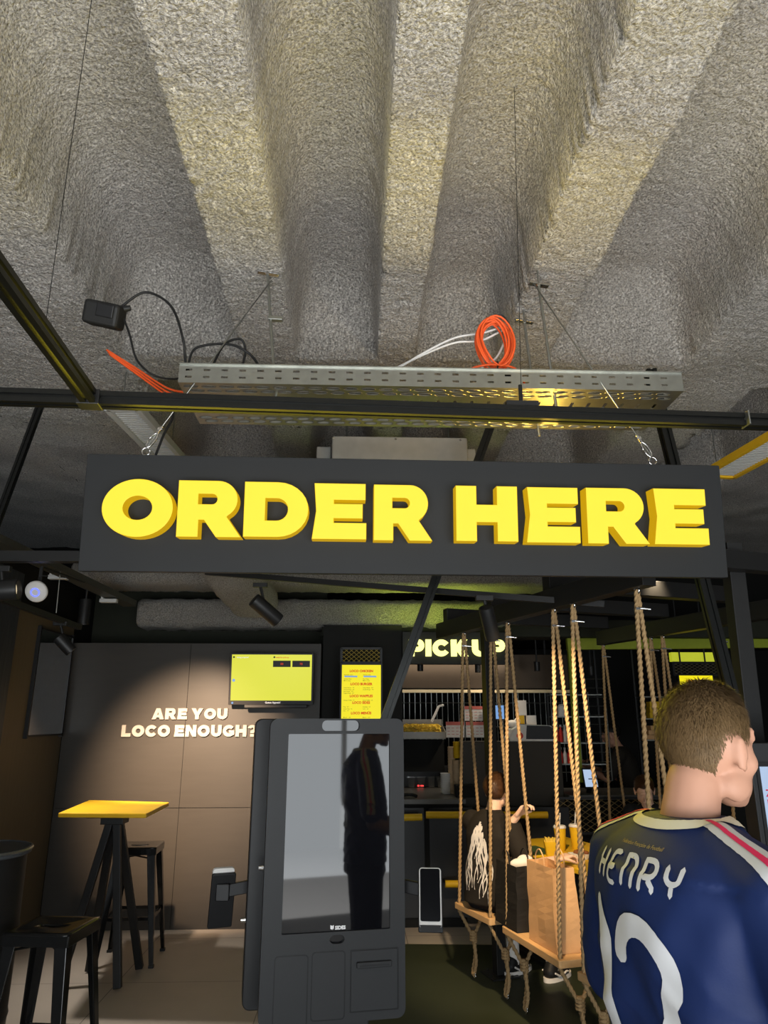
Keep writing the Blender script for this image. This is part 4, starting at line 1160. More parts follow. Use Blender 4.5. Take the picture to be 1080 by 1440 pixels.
def mesh_panel(o, ux, uy, L_, H_, label, m, cell=(.05, .028), r_=.0022, frame=True, name='expanded_mesh_panel'):
    o = Vector(o); ux = Vector(ux); uy = Vector(uy); t = thing(name, label, 'mesh panel', o + ux * L_ / 2)
    mb = MB(); cx, cy = cell
    def clip(x0, y0, s):
        # line y = y0 + s*(x-x0) clipped to panel
        pts = []
        k = s * cy / cx
        xs = sorted([(0 - y0) / k + x0, (H_ - y0) / k + x0]); xa = max(0, xs[0]); xb = min(L_, xs[1])
        if xb - xa > .002: pts = [(xa, y0 + k * (xa - x0)), (xb, y0 + k * (xb - x0))]
        return pts
    n = int(L_ / cx + H_ / cy) + 2
    for s in (1, -1):
        for i in range(-n, n):
            pts = clip(i * cx, 0, s)
            if pts: mb.tube([o + ux * p_[0] + uy * p_[1] for p_ in pts], r_, 4)
    mb.build('mesh', m, t)
    if frame:
        mb = MB()
        for a_, b_ in (((0, 0), (L_, 0)), ((0, H_), (L_, H_)), ((0, 0), (0, H_)), ((L_, 0), (L_, H_))): mb.bar(o + ux * a_[0] + uy * a_[1], o + ux * b_[0] + uy * b_[1], .02, .015, up=(0, 1, 0))
        mb.build('frame', STEELK, t)
    return t


a = aY(480, 932, 6.5); b = aY(536, 912, 6.5)
mesh_panel(a, (1, 0, 0), (0, 0, 1), b.x - a.x, b.z - a.z, 'small yellow wire mesh panel above the glowing menu', mat('mesh_yellow', (.55, .42, .08), .5), (.045, .036), .002)


def menu(px0, px1, py0, py1, Y, label, full=True):
    a = aY((px0), py0, Y); b = aY(px1, py1, Y); W_, H_ = b.x - a.x, a.z - b.z
    if full: H_ = max(H_, .62)
    t = thing('menu_screen', label, 'menu screen', ((a.x + b.x) / 2, Y, a.z - H_))
    mb = MB(); mb.box(((a.x + b.x) / 2, Y + .02, a.z - H_ / 2), (W_ + .03, .04, H_ + .03)); mb.build('casing', KIOSKD, t)
    mb = MB(); mb.box(((a.x + b.x) / 2, Y - .002, a.z - H_ / 2), (W_, .004, H_)); mb.build('display', MENUSCR, t)
    o = Vector((a.x, Y - .0045, a.z)); items = []; small = []
    k = W_ / .37
    for s, f in (('LOCO CHICKEN', .045), ('LOCO BURGER', .165), ('LOCO WAFFLES', .275), ('LOCO SIDES', .335), ('LOCO MENÜS', .43)):
        items.append((s, W_ * .5, -f * k - .022 * k, .030 * k, .0013, 'CENTER'))
    small_rows = [(.078, 'TENDERS 4 PCS', 'WINGS 8 PCS'), (.115, 'Chicken Strips', 'Hot Wings'), (.13, 'Mild or spicy', 'Mild or spicy'), (.195, 'Classic Burger   7.9', 'Crispy Burger   8.9'), (.212, 'Cheese Burger   8.9', 'Double Burger   9.9'), (.228, 'Spicy Burger   8.9', ''), (.245, 'Veggie Burger   8.9', ''), (.31, 'Chicken Waffle   9.9', 'Sweet Waffle   6.9'), (.37, 'Fries   3.9', 'Coleslaw   3.5'), (.388, 'Sweet Fries   4.5', 'Corn   3.5'), (.405, 'Dips   1.0', ''), (.465, 'Menu S   12.9', 'Menu L   15.9')]
    for f, l_, r_ in small_rows:
        small.append((l_, W_ * .05, -f * k - .02 * k, .0125 * k, .0001, 'LEFT'))
        if r_: small.append((r_, W_ * .54, -f * k - .02 * k, .0125 * k, .0001, 'LEFT'))
    ux, uy, un = Vector((1, 0, 0)), Vector((0, 0, 1)), Vector((0, -1, 0))
    text_block(items, o, ux, uy, un, MENURED, t, 'headings'); text_block(small, o, ux, uy, un, MENUGRN, t, 'small_print')
    mb = MB()
    for x in (.06, .55): mb.box((a.x + W_ * (x + .17), Y - .005, a.z - .108 * k), (W_ * .33, .002, .014 * k))
    mb.build('highlight_bar', BLUESCR, t)
    mb = MB()
    if Y < 6.8: mb.box(((a.x + b.x) / 2, Y + .16, a.z - .2), (.12, .26, .12)); mb.build('wall_bracket', STEELK, t); return t
    mb.cyl((a.x + .04, Y + .03, a.z), (a.x + .04, Y + .03, 3.0), .008); mb.cyl((b.x - .04, Y + .03, a.z), (b.x - .04, Y + .03, 3.0), .008); mb.build('hanging_tubes', STEELK, t)
    return t


menu(481, 535.5, 935, 1006, 6.42, 'yellow menu screen hanging over the kiosk top', True)
menu(955, 1009, 950, 1010, 7.2, 'yellow menu screen partly hidden by the jersey wearer\'s head', True)
mb = MB(); a, b = aY(945, 917, 7.25), aY(1020, 930, 7.25); mb.box(((a.x + b.x) / 2, 7.3, (a.z + b.z) / 2), (b.x - a.x, .06, a.z - b.z)); tag(mb.build('light_box', mat('strip_yellow', (.4, .4, .05), .5, emit=(.55, .60, .03), es=.7)), 'glowing yellow-green strip above the right menu screen', 'light')
a = aY(948, 949, 7.22); b = aY(1012, 932, 7.22); mesh_panel(a, (1, 0, 0), (0, 0, 1), b.x - a.x, b.z - a.z, 'dark wire mesh panel above the right menu screen', mat('mesh_dark', (.16, .13, .08), .5), (.055, .03), .002)

# kitchen hood (brown reflective canopy) and warm shelf edge
mb = MB(); a, b = aY(540, 920, 7.6), aY(800, 968, 7.6); mb.box(((a.x + b.x) / 2, 7.9, (a.z + b.z) / 2), (b.x - a.x, .6, a.z - b.z)); tag(mb.build('extractor_hood', mat('bronze_steel', (.045, .028, .014), .4, .6)), 'dark bronze extractor hood above the kitchen grid', 'hood')
mb = MB(); z = aY(690, 972, 7.55).z; mb.box(((a.x + b.x) / 2, 7.56, z), (b.x - a.x, .03, .03)); tag(mb.build('hood_edge', mat('warm_edge', (.65, .50, .28), .4, .5)), 'bright metal edge strip along the kitchen hood bottom', 'edge strip')

# wire grid behind counter
gx0, gx1 = aY(545, 1000, 8.3).x, aY(830, 1000, 8.3).x; gz0, gz1 = aY(600, 1100, 8.3).z, aY(600, 973, 8.3).z
t = thing('wire_grid_wall', 'tall wire grid panel behind the kitchen counter', 'grid', ((gx0 + gx1) / 2, 8.3, gz0))
mb = MB(); n = int((gx1 - gx0) / .062)
for i in range(n + 1): mb.cyl((gx0 + i * .062, 8.3, gz0), (gx0 + i * .062, 8.3, gz1), .004, n=5)
mb.build('vertical_wires', ZINC, t)
mb = MB()
for z in (gz1 - .12, (gz0 + gz1) / 2 + .1, gz0 + .1): mb.cyl((gx0, 8.29, z), (gx1, 8.29, z), .005, n=5)
mb.build('cross_wires', ZINC, t)

# main counter
ca, cb = aZ(520, 1123, 1.0), aZ(690, 1123, 1.0); cy0, cy1 = 6.5, 7.9
x0, x1 = ca.x, aY(652, 1123, 6.7).x - .01
t = thing('kitchen_counter', 'long dark kitchen counter with grey worktop behind the kiosk', 'counter', ((x0 + x1) / 2, 7.2, 0))
mb = MB(); mb.box(((x0 + x1) / 2, 7.2, 1.0 - .02), (x1 - x0, 1.4, .04)); mb.build('worktop', mat('worktop_grey', (.10, .095, .085), .35), t, bevel=.003)
mb = MB(); mb.box(((x0 + x1) / 2, 7.25, .48), (x1 - x0 - .05, 1.3, .96)); mb.build('body', DARK, t)
for k in range(4):
    xx_ = x0 + .1 + k * .42
    mb = MB(); mb.box((xx_ + .18, 6.59, .5), (.38, .02, .85)); mb.build('front_panel', STEELK, t, bevel=.003)
zr_ = aY(640, 1149, 6.42).z
for (xa, xb, yc, lab) in ((545, 593.5, 1149, 'yellow horizontal rail left piece on the kitchen counter front'), (599, 770, 1146, 'long yellow horizontal rail on the kitchen counter front'), (626, 648, 1243, 'low short yellow rail between card terminal and seated person')):
    p, q = aY(xa, yc + (1 if xa < 590 else 0), 6.42), aY(xb, yc, 6.42)
    tt = thing('bumper_rail', lab, 'rail', (p + q) / 2); mb = MB(); mb.cyl(p, q, .028, n=16); mb.build('tube', YELLOW, tt, smooth='auto')
    mb = MB()
    for f in (.05, .95): c = p + (q - p) * f; mb.cyl(c, (c.x, 6.6, c.z), .012, n=8)
    mb.build('mount', STEELK, tt)
# raised rear part of counter, dark partition
mb = MB(); a, b = aY(650, 1043, 6.7), aY(800, 1200, 6.7); mb.box(((a.x + b.x) / 2, 6.85, a.z / 2), (b.x - a.x, .25, a.z)); tag(mb.build('partition', mat('dark_brown_panel', (.035, .028, .018), .5), bevel=.003), 'dark partition wall right of the counter worktop', 'partition')
# right counter
x0r, x1r = aY(800, 1110, 6.6).x, aY(1100, 1110, 6.6).x; zc = aY(850, 1118, 6.6).z
t = thing('serving_counter', 'dark serving counter behind the far rope swings', 'counter', ((x0r + x1r) / 2, 6.9, 0))
mb = MB(); mb.box(((x0r + x1r) / 2, 6.95, zc - .02), (x1r - x0r, .7, .04)); mb.build('worktop', mat('worktop_grey', (.1, .095, .085), .35), t, bevel=.003)
mb = MB(); mb.box(((x0r + x1r) / 2, 6.98, zc / 2 - .03), (x1r - x0r, .6, zc - .06)); mb.build('body', DARK, t)
a = aY(783, 1172, 6.6); b = aY(880, 1122, 6.6)
mesh_panel((a.x, 6.6, a.z), (1, 0, 0), (0, 0, 1), b.x - a.x + .6, b.z - a.z, 'wire mesh panel on the front of the serving counter', mat('mesh_brass', (.34, .25, .11), .5), (.075, .048), .003)

# fries station
a = aY(566, 1020, 7.4); b = aY(626, 1038, 7.4)
t = thing('fries_tray', 'steel holding tray heaped with fries', 'tray', ((a.x + b.x) / 2, 7.5, b.z))
mb = MB(); mb.box(((a.x + b.x) / 2, 7.5, b.z), (b.x - a.x, .3, .015)); mb.bar((a.x, 7.35, b.z + .03), (b.x, 7.35, b.z + .03), .008, .06); mb.bar((a.x, 7.66, b.z + .09), (b.x, 7.66, b.z + .09), .008, .18)
mb.bar((b.x, 7.35, b.z + .03), (b.x, 7.66, b.z + .10), .008, .06); mb.build('pan', mat('dull_pan_steel', (.20, .19, .17), .45, .5), t)
mb = MB()
for k in range(520):
    c = Vector((random.uniform(a.x + .02, b.x - .05), random.uniform(7.38, 7.6), b.z + .03 + random.uniform(0, .10))); th = random.uniform(0, 3.14)
    d = Vector((math.cos(th), math.sin(th), random.uniform(-.2, .2))) * .035; mb.bar(c - d, c + d, .009, .009)
f_ = mb.build('fries', FRIES, t); f_['kind'] = 'stuff'
mb = MB(); mb.box(((a.x + b.x) / 2, 7.6, b.z - .17), (b.x - a.x, .2, .3)); mb.build('stand', DARK, t)
a = aY(607, 1015, 7.35); b = aY(617, 993, 7.35); mb = MB(); mb.bar(a, b, .05, .02); mb.bar(b, b + Vector((.05, 0, .01)), .05, .02); tag(mb.build('fries_scoop', PAPER, bevel=.004), 'white scoop standing in the fries tray', 'scoop')
# clear containers
t0 = None
for i, px in enumerate((578, 592, 606, 619)):
    a = aY(px, 1092, 7.6); z = 1.002 + (i % 2) * .0
    base = thing('clear_container', ['clear lidded food box at the left end of the counter', 'second clear food box on the counter, left of centre', 'third clear food box on the counter, right of centre', 'clear food box beside the white lid stack'][i], 'container', (a.x, 7.6, 1.0), group='clear food boxes on the counter')
    mb = MB(); mb.loft([((a.x, 7.6, z), .03, .03), ((a.x, 7.6, z + .09), .04, .04), ((a.x, 7.6, z + .095), .042, .042)], 20, 6); mb.build('tub', CLEAR, base)
    mb = MB(); mb.box((a.x, 7.6, z + .1), (.09, .09, .008)); mb.build('lid', CLEAR, base)
# equipment with red led
mb = MB(); a = aY(598, 1098, 7.3); t = thing('warming_unit', 'low black warming unit with small red display on the counter', 'warmer', (a.x, 7.75, 1.0))
mb.box((aY(570, 1100, 7.3).x + .28, 7.72, 1.10), (.62, .28, .19)); mb.build('housing', STEELK, t, bevel=.004)
a = aY(590, 1105, 7.57); mb = MB(); mb.box((a.x - .01, 7.575, a.z), (.02, .006, .014)); mb.box((a.x + .025, 7.575, a.z), (.03, .006, .014)); mb.build('led_display', REDLED, t)
# cup stacks
def stack(px, py0, py1, Y, r_, m, label, n, cat='cup stack', name='cup_stack'):
    a, b = aY(px, py1, Y), aY(px, py0, Y); h = (b.z - a.z) / n; mb = MB(); prof = []
    for k in range(n): prof += [(r_ * .9, k * h), (r_, k * h + h * .8), (r_ * 1.04, k * h + h * .85), (r_ * 1.04, k * h + h)]
    mb.lathe(Vector((a.x, Y, 1.001 if abs(a.z - 1) < .1 else a.z)), prof, 18); return tag(mb.build(name, m, smooth='auto'), label, cat, 'cup stacks on the kitchen counter')


stack(627, 1083, 1112, 6.95, .048, WHITEC, 'short stack of white paper lids on the counter', 9)
stack(636, 1047, 1113, 6.95, .034, TAN, 'tall slim stack of tan paper cups, left of the yellow one', 16)
stack(643, 1066, 1114, 6.9, .036, TAN, 'shorter stack of tan paper cups below the yellow cups', 12)
stack(643, 1043, 1066, 6.9, .036, YELLOW, 'stack of yellow cups set on the tan cups', 6)
a = aY(654, 1104, 6.65); mb = MB(); mb.box((a.x, 6.68, 1.05), (.17, .14, .10)); tag(mb.build('napkin_box', DARK, bevel=.004), 'black box on the counter by the cup stacks', 'box')
a = aY(580, 1118, 6.6); mb = MB(); mb.tube(smooth_path([(a.x - .1, 6.62, 1.02), (a.x - .02, 6.6, 1.03), (a.x + .04, 6.62, 1.012)]), .014, 8); tag(mb.build('handset', RUBBER, smooth=True), 'small black handheld device at the counter edge by the kiosk', 'device')

# posters, screens
def poster(px0, py0, px1, py1, Y, label, red_h=.22, grid=True, m2=None, base=PAPER):
    a, b = aY(px0, py0, Y), aY(px1, py1, Y); W_, H_ = b.x - a.x, a.z - b.z; t = thing('wall_calendar', label, 'poster', ((a.x + b.x) / 2, Y, b.z))
    mb = MB(); mb.box(((a.x + b.x) / 2, Y, (a.z + b.z) / 2), (W_, .004, H_)); mb.build('sheet', base, t)
    mb = MB(); mb.box(((a.x + b.x) / 2, Y - .003, a.z - H_ * red_h / 2), (W_, .002, H_ * red_h))
    for i in range(4):
        for j in range(3): mb.box((a.x + W_ * (.14 + .24 * i), Y - .003, a.z - H_ * (.4 + .2 * j)), (W_ * .15, .002, H_ * .03))
    mb.build('red_print', REDL, t)


REDL = mat('pale_red_print', (.62, .16, .13), .7)
poster(653, 993, 679, 1013.5, 7.0, 'small red and white sheet, upper of the three on the grid')
poster(627, 1015, 653, 1037, 7.0, 'small red and white sheet, lower left of the three on the grid')
poster(655, 1015, 681, 1037, 7.0, 'small red and white sheet, lower right of the three on the grid')
t = thing('order_monitor', 'blue-screened monitor behind the front left ropes', 'monitor', aY(695, 1012, 6.95)); a, b = aY(681, 992, 6.95), aY(709, 1011, 6.95)
mb = MB(); mb.box(((a.x + b.x) / 2, 6.97, (a.z + b.z) / 2), (b.x - a.x + .02, .03, a.z - b.z + .02)); mb.build('casing', KIOSKD, t); mb = MB(); mb.box(((a.x + b.x) / 2, 6.95, (a.z + b.z) / 2), (b.x - a.x, .008, a.z - b.z)); mb.build('screen', BLUESCR, t)
# receipt machine on partition
a, b = aY(712, 1022, 6.85), aY(778, 1043, 6.85); zp = aY(650, 1043, 6.7).z
t = thing('receipt_printer', 'cream countertop machine with black cover on top of the partition', 'printer', ((a.x + b.x) / 2, 6.85, zp))
W_ = b.x - a.x; mb = MB(); mb.prism([(-W_ / 2, 0), (W_ / 2, 0), (W_ / 2, .10), (W_ * .40, .14), (-W_ * .22, .15), (-W_ * .42, .10), (-W_ / 2, .03)], ((a.x + b.x) / 2, 6.85, zp), (1, 0, 0), (0, 0, 1), (0, -1, 0), -.13, .12); mb.build('housing', WHITEC, t, bevel=.012)
mb = MB(); mb.prism([(-W_ * .15, .02), (W_ * .47, .02), (W_ * .47, .105), (W_ * .36, .135), (-W_ * .12, .14)], ((a.x + b.x) / 2, 6.85, zp), (1, 0, 0), (0, 0, 1), (0, -1, 0), .12, .126); mb.build('cover', KIOSKD, t)
mb = MB(); mb.cyl(((a.x + b.x) / 2 - W_ * .28, 6.73, zp + .05), ((a.x + b.x) / 2 - W_ * .28, 6.722, zp + .05), .03); mb.build('badge', REDP, t)
for (x0_, y0_, x1_, y1_, m, lab) in ((726, 985, 741, 1006, PAPER, 'tall white paper pad above the countertop machine'), (740, 1006, 755, 1023, PAPER, 'white paper card leaning on the countertop machine'), (727, 1005, 739, 1018, YELLOW, 'small yellow card behind the countertop machine')):
    a, b = aY(x0_, y0_, 6.95), aY(x1_, y1_, 6.95); mb = MB(); mb.box(((a.x + b.x) / 2, 6.96 if m is PAPER else 6.99, (a.z + b.z) / 2), (b.x - a.x, .02, a.z - b.z)); tag(mb.build('paper_card', m, bevel=.002), lab, 'card')
mb = MB(); a = aY(720, 1018, 6.9)
mb.ell(a, (.06, .04, .035)); mb.ell(a + Vector((.05, 0, .02)), (.03, .03, .035)); tag(mb.build('crumpled_napkin', PAPER, smooth=True), 'crumpled white paper on the left of the countertop machine', 'napkin')
# bottle shelf
a, b = aY(779, 1045, 7.6), aY(852, 1047, 7.6)
t = thing('bottle_shelf', 'dark shelf unit with bottles behind the middle ropes', 'shelf', ((a.x + b.x) / 2, 7.65, 0))
mb = MB()
for py in (977, 1008, 1045, 1075): z = aY(790, py, 7.6).z; mb.box(((a.x + b.x) / 2, 7.7, z), (b.x - a.x, .2, .012))
mb.build('shelf_board', ZINC, t)
for k in (0, 1): mb = MB(); mb.box((a.x if k == 0 else b.x, 7.75, 1.25), (.02, .02, 2.5)); mb.build('upright', STEELK, t)
k = 0
for py, h_ in ((1045, .17), (1075, .15)):
    for px in (785, 791, 797, 803):
        c = aY(px, py, 7.62); z = c.z + .008
        g = thing('sauce_bottle', ('red sauce bottle on the ' if py == 1045 else 'small bottle on the ') + ('upper' if py == 1045 else 'lower') + ' shelf behind the middle ropes, ' + {785: 'far left', 791: 'second from left', 797: 'third from left', 803: 'far right'}[px], 'bottle', (c.x, 7.66, z), group='bottles on the shelf')
        mb = MB(); mb.lathe((c.x, 7.66, z), [(.018, 0), (.02, .01), (.02, h_ * .6), (.009, h_ * .8), (.009, h_ * .9)], 12); mb.build('body', REDP if px != 797 else WHITEC, g, smooth='auto')
        mb = MB(); mb.lathe((c.x, 7.66, z + h_ * .9), [(.011, 0), (.011, .02)], 10); mb.build('cap', WHITEC, g)
# jar + wire racks
a = aY(793, 995, 7.6); mb = MB(); mb.lathe((a.x, 7.66, aY(793, 1008, 7.6).z + .007), [(.05, 0), (.05, .1), (.03, .12)], 16); tag(mb.build('jar', WHITEC, smooth='auto'), 'white jar on the top shelf behind the middle ropes', 'jar')
x0_, x1_ = aY(826, 1000, 7.4).x, aY(853, 1000, 7.4).x; z0_, z1_ = aY(840, 1098, 7.4).z, aY(840, 955, 7.4).z
t = thing('wire_rack', 'tall wire rack with glasses beside the dark doorway', 'rack', ((x0_ + x1_) / 2, 7.4, z0_))
mb = MB()
for x in (x0_, x1_): mb.cyl((x, 7.4, z0_), (x, 7.4, z1_), .006, n=6)
for k in range(12): z = z0_ + (z1_ - z0_) * k / 11; mb.cyl((x0_, 7.4, z), (x1_, 7.4, z), .003, n=5)
mb.build('wires', ZINC, t)
# tablet
c = aZ(829, 1088, zc); t = thing('till_tablet', 'small tilted till tablet with pale blue screen on the serving counter', 'tablet', (c.x, 6.75, zc))
tyv2 = Vector((0, .35, .94)); c = Vector((aY(829, 1078, 6.72).x, 6.72, zc + .13))
mb = MB(); mb.prism(rrect(-.065, -.09, .065, .09, .006), c, (1, 0, 0), tyv2, (0, -.94, .35), -.012, 0); mb.build('casing', KIOSKD, t); mb = MB(); mb.prism([(-.055, -.075), (.055, -.075), (.055, .075), (-.055, .075)], c, (1, 0, 0), tyv2, (0, -.94, .35), 0, .002); mb.build('screen', PALESCR, t)
mb = MB(); mb.bar(c, (c.x, 6.8, zc), .04, .02); mb.build('stand', KIOSKD, t)
# shelf with boxes by the second menu
x0_, x1_ = aY(905, 1000, 7.6).x, aY(950, 1000, 7.6).x
t = thing('box_shelf', 'rear wall shelves holding boxes left of the jersey wearer\'s head', 'shelf', ((x0_ + x1_) / 2, 7.6, 0))
mb = MB()
for py in (980, 1011, 1041): mb.box(((x0_ + x1_) / 2, 7.7, aY(925, py, 7.6).z), (x1_ - x0_, .2, .012))
mb.build('shelf_board', STEEL, t)
mb = MB(); mb.box((x0_, 7.79, 1.2), (.02, .02, 2.4)); mb.build('upright', STEELK, t)
for r_ in range(3):
    for c_ in range(2):
        a = aY(919 + c_ * 8, 1009 - r_ * 8, 7.6); mb = MB(); mb.box((a.x, 7.67, aY(919, 1011, 7.6).z + .036 + r_ * .056), (.055, .1, .054))
        tag(mb.build('yellow_box', YELLOW, bevel=.002), 'small yellow box in the shelf stack, ' + ['bottom', 'middle', 'top'][r_] + ' row ' + ['left', 'right'][c_], 'box', 'yellow boxes on the rear shelf')
for r_ in range(3):
    a = aY(921 + r_ * 2, 1038, 7.6); mb = MB(); mb.box((a.x, 7.68, aY(919, 1041, 7.6).z + .03 + r_ * .046), (.15 - r_ * .02, .12, .044)); tag(mb.build('cardboard_box', KRAFT, bevel=.002), ['bottom', 'middle', 'top'][r_] + ' cardboard box of the stack on the lower rear shelf', 'box', 'cardboard boxes on the rear shelf')
# kitchen ceiling and small downlights
mb = MB(); a = aY(700, 925, 8.0); mb.box((2.9, 8.1, a.z + .25), (5.6, 2.3, .08)); struct(mb.build('ceiling', DARK))
kc = aY(700, 925, 8.0).z + .21
for px, py, lab in ((591, 938, 'small black downlight under the lettered board, left'), (672, 940, 'small black downlight under the lettered board, right'), (755, 938, 'small black downlight behind the front ropes'), (831, 944, 'small black downlight over the rear passage')):
    a = aY(px, py, 7.2); mb = MB(); mb.lathe(a - Vector((0, 0, .04)), [(.028, 0), (.03, .005), (.03, .09), (.008, .095), (.008, kc - a.z + .04)], 16); tag(mb.build('downlight', STEELK, smooth='auto'), lab, 'downlight', 'small kitchen downlights')

# second kiosk at the right edge
p = aY(1052, 1050, 3.2); 
t = thing('order_kiosk', 'second dark kiosk with pale blue screen at the right edge', 'kiosk', (p.x + .25, 3.3, 0))
zt_ = aY(1060, 1045, 3.2).z
mb = MB(); mb.prism(rrect(p.x, .6, p.x + .52, zt_, .03), (0, 3.2, 0), (1, 0, 0), (0, 0, 1), (0, -1, 0), -.1, 0); mb.build('housing', KIOSK, t, bevel=.004)
a, b = aY(1067, 1078, 3.2), aY(1067, 1190, 3.2)
mb = MB(); mb.box(((a.x) + .20, 3.197, (a.z + b.z) / 2), (.43, .004, a.z - b.z + .04)); mb.build('bezel', KIOSKD, t); mb = MB(); mb.box((a.x + .20, 3.193, (a.z + b.z) / 2), (.40, .004, a.z - b.z)); mb.build('screen', PALESCR, t)
text_block([('ZUM', .01, -.12, .04, .001, 'LEFT'), ('MITNEHMEN', .01, -.16, .04, .001, 'LEFT')], Vector((a.x, 3.19, a.z)), ux_, uy_, un_, PINK, t)
mb = MB(); mb.box((p.x + .26, 3.26, .32), (.3, .1, .62)); mb.build('pedestal', KIOSK, t)

# ================================================================== SWING TABLE + FOOD
TC = F0 + bn * .76 + bd * .05
tt = thing('dining_table', 'long yellow-topped table between the rope swings', 'table', (TC.x, TC.y, 0), math.atan2(bd.y, bd.x))
mb = MB(); mb.box((-.08, 0, .735), (2.3, .66, .03)); mb.build('tabletop', YELLOW, tt, local=True, bevel=.004)
mb = MB(); mb.box((-.08, 0, .70), (2.24, .60, .04)); mb.build('apron', STEELK, tt, local=True)
for s_ in (-1, 1):
    mb = MB(); mb.box((s_ * .95, 0, .36), (.08, .08, .66)); mb.build('leg', STEELK, tt, local=True); mb = MB(); mb.box((s_ * .95, 0, .015), (.4, .4, .03)); mb.build('foot_plate', STEELK, tt, local=True)
TT = .75


def drink(px, py, label, h_=.15):
    c = aZ(px, py, TT); t = thing('paper_cup', label, 'cup', (c.x, c.y, TT), group='yellow drink cups on the table')
    mb = MB(); mb.lathe((c.x, c.y, TT + .001), [(.030, 0), (.032, .004), (.043, h_)], 24); mb.build('cup', YELLOW, t, smooth='auto')
    mb = MB(); mb.lathe((c.x, c.y, TT + h_), [(.046, 0), (.046, .010), (.040, .018)], 24); mb.build('lid', WHITEC, t, smooth='auto')
    mb = MB(); mb.cyl((c.x, c.y, TT + h_ + .015), (c.x + .01, c.y, TT + h_ + .10), .0045, n=8); mb.build('straw', WHITEC, t)


drink(789, 1196, 'left yellow drink cup with white lid and straw on the table'); drink(811, 1194, 'right yellow drink cup with white lid and straw beside the ropes')
c = aZ(775, 1206, TT); t = thing('fries_box', 'yellow fries box held near the table edge', 'fries box', (c.x, c.y, TT))
mb = MB(); mb.loft([((c.x, c.y, TT + .001), .03, .018), ((c.x, c.y, TT + .10), .045, .026)], 20, 5); mb.build('box', YELLOW, t)
mb = MB()
for k in range(16): x = c.x + random.uniform(-.035, .035); y = c.y + random.uniform(-.018, .018); mb.bar((x, y, TT + .08), (x + random.uniform(-.01, .01), y, TT + .10 + random.uniform(.01, .035)), .008, .008)
mb.build('fries', FRIES, t)
c = aZ(752, 1200, TT); t = thing('food_tray', 'yellow serving tray with dark green lining on the far table end', 'tray', (c.x, c.y, TT))
Mr = Matrix.Rotation(math.atan2(bd.y, bd.x), 3, 'Z'); mb = MB(); mb.box((c.x, c.y, TT + .008), (.34, .24, .014), Mr); mb.build('tray', YELLOW, t, bevel=.004); mb = MB(); mb.box((c.x, c.y, TT + .02), (.28, .18, .01), Mr); mb.build('liner', mat('dark_green_liner', (.05, .09, .03), .6), t)
c = aZ(815, 1208, TT); t = thing('food_basket', 'low basket of fried food in front of the right drink cup', 'food', (c.x, c.y, TT))
mb = MB(); mb.loft([((c.x, c.y, TT + .001), .05, .04), ((c.x, c.y, TT + .035), .07, .055)], 20, 5); mb.build('basket', PAPER, t)
mb = MB()
for k in range(7): mb.ell((c.x + random.uniform(-.04, .04), c.y + random.uniform(-.03, .03), TT + .042), (.02, .016, .014), None, 10, 6)
mb.build('fried_pieces', mat('fried_brown', (.25, .09, .03), .6), t, smooth=True)

# ---- paper bags
def bag(c, ux, W_, D_, H_, m, label, handles=True, tilt=0.0, taper=.0):
    c = Vector(c); ux = Vector(ux).normalized(); uy = Vector((-ux.y, ux.x, 0)); t = thing('paper_bag', label, 'bag', c)
    nz = 12; vs = []; fs = []
    prof = [(-W_ / 2, -D_ / 2), (-W_ / 6, -D_ / 2), (W_ / 6, -D_ / 2), (W_ / 2, -D_ / 2), (W_ / 2 - .0, 0), (W_ / 2, D_ / 2), (W_ / 6, D_ / 2), (-W_ / 6, D_ / 2), (-W_ / 2, D_ / 2), (-W_ / 2, 0)]
    n = len(prof)
    for j in range(nz + 1):
        f = j / nz
        for i, (a, b) in enumerate(prof):
            g = .32 * f if i in (4, 9) else 0
            a2 = a * (1 - .04 * f) * (1 - g * .35); b2 = b * (1 - .25 * f)
            k = noise.noise(Vector((a * 9, b * 9, f * 4)) + c * 7) * .008
            vs.append(c + ux * (a2 + k + tilt * f * H_) + uy * (b2 + k) + Vector((0, 0, H_ * f)))
    for j in range(nz):
        for i in range(n): fs.append((j * n + i, j * n + (i + 1) % n, (j + 1) * n + (i + 1) % n, (j + 1) * n + i))
    fs.append(tuple(range(n)))
    mb = MB().add(vs, fs); ob = mb.build('body', m, t); sd = ob.modifiers.new('s', 'SOLIDIFY'); sd.thickness = .0015
    for s_ in ((-1, 1) if handles else ()):
        o_ = c + uy * s_ * D_ * .36 + ux * tilt * H_ + Vector((0, 0, H_)); mb = MB(); mb.tube(smooth_path([o_ - ux * .05 - Vector((0, 0, .02)), o_ - ux * .045 + Vector((0, 0, .04)), o_ + Vector((0, 0, .075)), o_ + ux * .045 + Vector((0, 0, .04)), o_ + ux * .05 - Vector((0, 0, .02))]), .004, 6); mb.build('handle', m, t)
    return t


s2c, s2d, s2n = sw2[1], sw2[2], sw2[3]
kb = s2c + s2d * .10 + s2n * -.0 + Vector((0, 0, .0195))
bag(kb, s2d, .30, .17, .40, KRAFT, 'tall brown kraft paper bag with twisted handles on the swing seat', tilt=-.06)
bb = s2c - s2d * .31 + s2n * -.02 + Vector((0, 0, .0195)); 
bag(bb, s2d, .29, .17, .34, BLACKP, 'black paper bag with white napkins behind the kraft bag', tilt=-.03)
mb = MB(); mb.ell(bb + Vector((.03, 0, .33)), (.07, .035, .035)); mb.ell(bb + Vector((.06, 0.02, .35)), (.05, .03, .03)); tag(mb.build('paper_napkins', PAPER, smooth=True), 'white crumpled napkins sticking out of the black bag', 'napkins')


